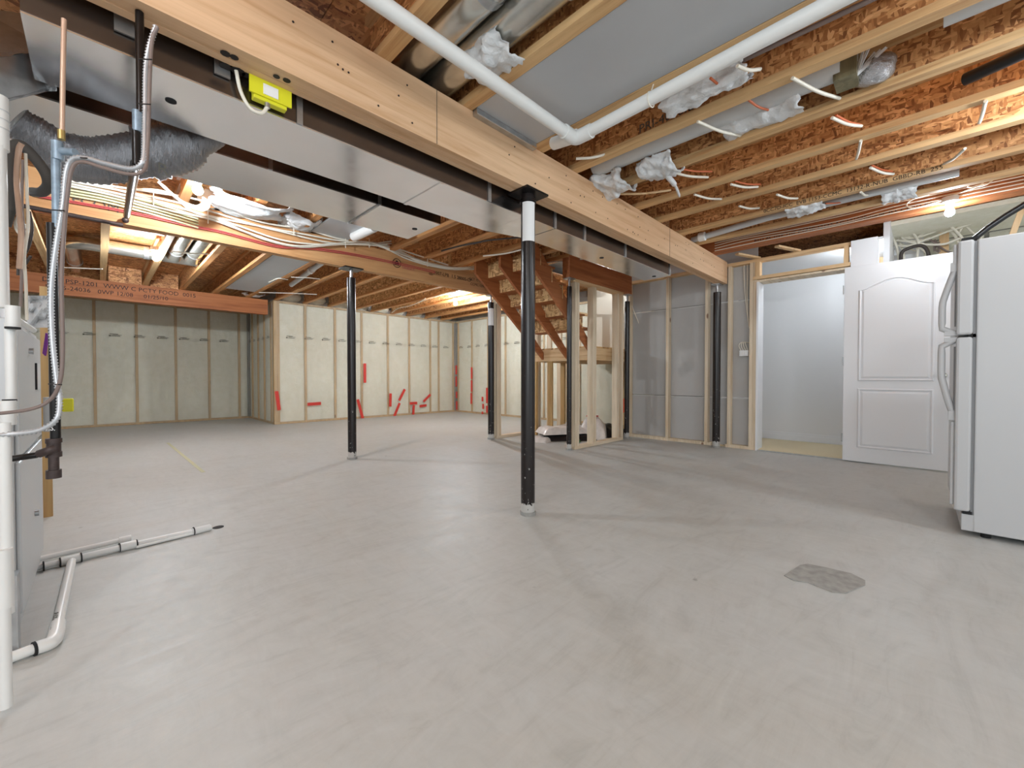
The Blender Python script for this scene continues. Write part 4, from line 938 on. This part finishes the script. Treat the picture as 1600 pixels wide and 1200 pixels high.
# insulated refrigerant lines, copper tube
T = thing('refrigerant_line', 'thick dark foam insulated pipe curling at the upper left', 'pipe', at(50, 240, D=1.5))
MB().tube(smooth_path([at(x, y, D=d) for x, y, d in ((14, 330, 1.35), (14, 270, 1.35), (18, 236, 1.38), (30, 226, 1.4), (48, 240, 1.42), (70, 268, 1.44), (76, 288, 1.46), (66, 300, 1.5), (50, 300, 1.55))]), 0.0163, 14).build('foam', 'dark_foam', T)
MB().tube([at(14, 326, D=1.35), at(6, 352, D=1.35)], 0.0163, 14).build('foam_end', 'dark_foam', T)
cable([at(x, y, D=1.3) for x, y in ((34, 224), (29, 236), (26, 280), (30, 330), (33, 370), (30, 420))], 'bare copper tube beside the dark insulated pipe', 'copper', .007, name='copper_tube')
for i, p in enumerate([[(40, 240), (42, 300), (44, 350), (38, 400), (40, 440), (42, 500)], [(36, 250), (34, 320), (38, 380), (34, 430), (32, 480)], [(46, 330), (50, 360), (42, 392), (30, 405), (28, 430)], [(30, 335), (24, 352), (32, 366), (40, 350)], [(48, 400), (40, 412), (34, 420)]]):
    cable([at(x, y, D=1.32+.02*i) for x, y in p], 'loose control wire in the tangle above the furnace', ('cable', 'cableg', 'cableb', 'cable', 'cableb')[i], .004, 'control wires above the furnace')
# papers and purple card
T = thing('papers', 'crumpled white papers stuck behind the pipes above the furnace', 'paper', at(60, 480, D=1.75))
vs = [at(42+38*i/8, 462+50*j/8, D=1.75+.05*noise.noise(Vector((i*.5, j*.6, 2)))) for j in range(9) for i in range(9)]
MB().add(vs, [(j*9+i, j*9+i+1, (j+1)*9+i+1, (j+1)*9+i) for j in range(8) for i in range(8)], False).build('sheet', 'sticker', T)
tag(MB().prism([at(71, 520, D=1.7), at(75, 522, D=1.7), at(70, 556, D=1.7), at(66, 552, D=1.7)], (.004, .004, 0)).build('purple_card', 'purple'), 'purple printed card hanging beside the papers', 'card')
tag(box(-.46, -.42, 3.02, 3.10, 0, 2.3).build('yellow_stud', wood('yellow stud', (214, 178, 92), (190, 150, 70), 2)), 'yellow tinted stud standing behind the furnace', 'stud') if False else None
a = at(72, 600, D=2.6); tag(box(a.x-.02, a.x+.02, a.y-.02, a.y+.02, 0, 1.45).build('wall_stud', 'tanz'), 'tan stud standing behind the furnace and gas pipe', 'stud')
a = at(104, 633, D=2.5); T = thing('yellow_valve', 'yellow valve handle sticking out beside the furnace', 'valve', a)
MB().box(a.x-.02, a.x+.03, a.y-.012, a.y+.012, a.z-.04, a.z+.04).build('handle', 'yellow', T, .006); MB().tube([at(72, 628, D=2.6), a], .006, 8).build('stem', 'copper', T)
a = at(80, 640, D=2.3); tag(MB().tube([(a.x, a.y, a.z-.12), (a.x, a.y, a.z+.07)], 0.0306, 14).build('insulated_riser', 'pvcg'), 'pale wrapped pipe end behind the gas pipe', 'pipe')
# white pvc vent pipes
PV = thing('intake_pipe', 'white plastic intake pipe with handwriting at the left edge', 'pipe', at(2, 400, D=1.2))
MB().tube(vert(-4, 228, 480, 1.22), 0.0211, 18).build('pipe', 'pvc', PV)
MB().tube(vert(-6, 150, 232, 1.22), 0.0252, 18).build('coupling', 'pvc', PV)
for yy in (172, 186, 200): MB().tube(vert(-6, yy, yy+2, 1.22), 0.0262, 18).build('ring', 'pvcg', PV)
cp = at(-4, 345, D=1.22); text('INTAKE PVC', .026, cp-FW*.0325+RT*.016+Vector((0, 0, -.05)), (0, 0, 1), -RT, 'ink', PV)
PX = thing('condensate_vent', 'white plastic pipe with a tee running down the furnace side', 'pipe', at(17, 900, D=1.12))
MB().tube(vert(17, 505, 650, 1.16), 0.0112, 16).build('pipe', 'pvc', PX)
MB().tube(vert(20, 478, 512, 1.16), 0.0146, 16).build('tee', 'pvc', PX)
MB().tube([at(24, 498, D=1.16), at(52, 516, D=1.3)], 0.0082, 12).build('spout', 'pvc', PX)
MB().tube(vert(13, 626, 664, 1.13), 0.0153, 16).build('coupling', 'pvc', PX)
MB().tube(vert(9, 660, 960, 1.08), 0.0126, 16).build('pipe', 'pvc', PX)
MB().tube(vert(6, 858, 950, 1.07), 0.0160, 16).build('coupling', 'pvc', PX)
MB().tube(vert(20, 511, 514, 1.15), 0.0153, 16).build('ring', 'dark', PX); MB().tube(vert(15, 624, 627, 1.14), 0.0139, 16).build('ring', 'dark', PX)
MB().tube([(at(6, 948, D=1.07).x, at(6, 948, D=1.07).y, at(6, 948, D=1.07).z), (at(6, 948, D=1.07).x, at(6, 948, D=1.07).y, .02)], 0.0126, 12).build('pipe', 'pvc', PX)
# condensate lines on the floor
CL = thing('condensate_line', 'paired white plastic drain pipes lying along the floor to a hole', 'pipe', at(200, 850, Z=0))
def fp(x, y, z=.018): p = at(x, y, Z=z); return Vector((p.x, p.y, z))
MB().tube([fp(40, 891), fp(200, 853), fp(330, 824)], .0145, 14).build('pipe', 'pvc', CL)
MB().tube([fp(50, 876, .02), fp(190, 844, .02)], .0125, 14).build('pipe', 'pvc', CL)
MB().tube([fp(213, 855, .01), fp(312, 831, .01)], .0075, 10).build('pipe', 'pvc', CL)
MB().tube([fp(93, 879), fp(126, 871)], .020, 14).build('tee', 'pvc', CL)
MB().tube([fp(186, 856, .02), fp(213, 850, .02)], .021, 14).tube([fp(186, 845, .022), fp(205, 841, .022)], .018, 14).build('coupling', 'pvc', CL)
MB().tube([fp(300, 831), fp(328, 824)], .0185, 14).build('coupling', 'pvc', CL)
for (x, y) in ((93, 879), (126, 871), (186, 856), (213, 850), (302, 830), (67, 885)): 
    p = fp(x, y, .02); MB().tube([p, p+(fp(126, 873)-fp(93, 881)).normalized()*.004], .0225, 14).build('ring', 'dark', CL)
MB().tube([fp(112, 877, .02), fp(88, 985, .02)], .0155, 14).build('pipe', 'pvc', CL)
MB().tube(smooth_path([fp(90, 975, .02), fp(87, 993, .02), fp(80, 1004, .02), fp(56, 1013, .02)]), .021, 14).build('elbow', 'pvc', CL)
MB().tube([fp(58, 1012, .02), fp(-50, 1052, .02)], .0165, 14).build('pipe', 'pvc', CL)
p = fp(56, 1013, .02); MB().tube([p, p+Vector((-.006, -.002, 0))], .0225, 14).build('ring', 'dark', CL)
text('IPEX PVC 1" SCH 40', .016, fp(86, 982, .0365), (fp(108, 890)-fp(88, 985)).normalized(), Vector((-.9, .5, 0)), 'inkg', CL)
pd = at(341, 824, Z=0); MB().tube([(pd.x, pd.y, .0006), (pd.x, pd.y, .002)], .028, 16).build('floor_hole', 'dark', fl)

# ------------------------------------------------------------------ labels that tell look-alike cables apart
def relabel(group, fmt, key):
    it = sorted([o for o in bpy.data.objects if o.get('group') == group], key=key)
    wd = ['first', 'second', 'third', 'fourth', 'fifth', 'sixth', 'seventh', 'eighth', 'ninth', 'tenth', 'eleventh', 'twelfth', 'thirteenth', 'fourteenth', 'fifteenth', 'sixteenth']
    for w_, o in zip(wd, it): o['label'] = fmt % w_
def cx(o):
    vs = o.data.vertices; c = sum((v.co for v in vs), Vector())/len(vs)-Vector((0, 0, H)); return 800+FL*c.dot(RT)/c.dot(FW)
def czr(o): vs = o.data.vertices; return -sum(v.co.z for v in vs)/len(vs)
relabel('pale cables drooping across the joist bays', 'short pale cable below the right bay joists, %s from the left', cx)
relabel('orange cables in the right bays', 'short orange cable between the right bay joists, %s from the left', cx)
relabel('cables on the doubled joist', 'pale cable stapled along the doubled joist over the doorway, %s from the top', czr)
relabel('red cables on the cable beam', 'thin red cable stapled along the tan cable beam, %s from the top', czr)
relabel('cables down the grey wall', 'white cable dropping down the grey wall, %s from the left', cx)
relabel('cables under the middle bay joists', 'loose cable lying under the middle bay joists, %s from the left', cx)
relabel('cables under the far bay joists', 'thin pale cable crossing under the far bay joists, %s from the left', cx)
relabel('ties on the armoured cable', 'black tie round the silver armoured cable, %s from the top', czr)
relabel('cable ties on the cable beam', 'white cable tie on the tan cable beam, %s from the left', cx)
relabel('white cables slung along the cable beam', 'white cable slung along the front of the tan cable beam, %s from the top', czr)
relabel('control wires above the furnace', 'loose control wire in the tangle above the furnace, %s from the left', cx)
relabel('green cables at the beam left end', 'pale green cable in the flat bundle on the cable beam, %s from the top', czr)
relabel('looping cables below the flex duct', 'white cable in the bundle looping below the flexible duct, %s from the left', cx)
relabel('cables of the switch box', 'white cable looping into the white switch box, %s from the left', cx)
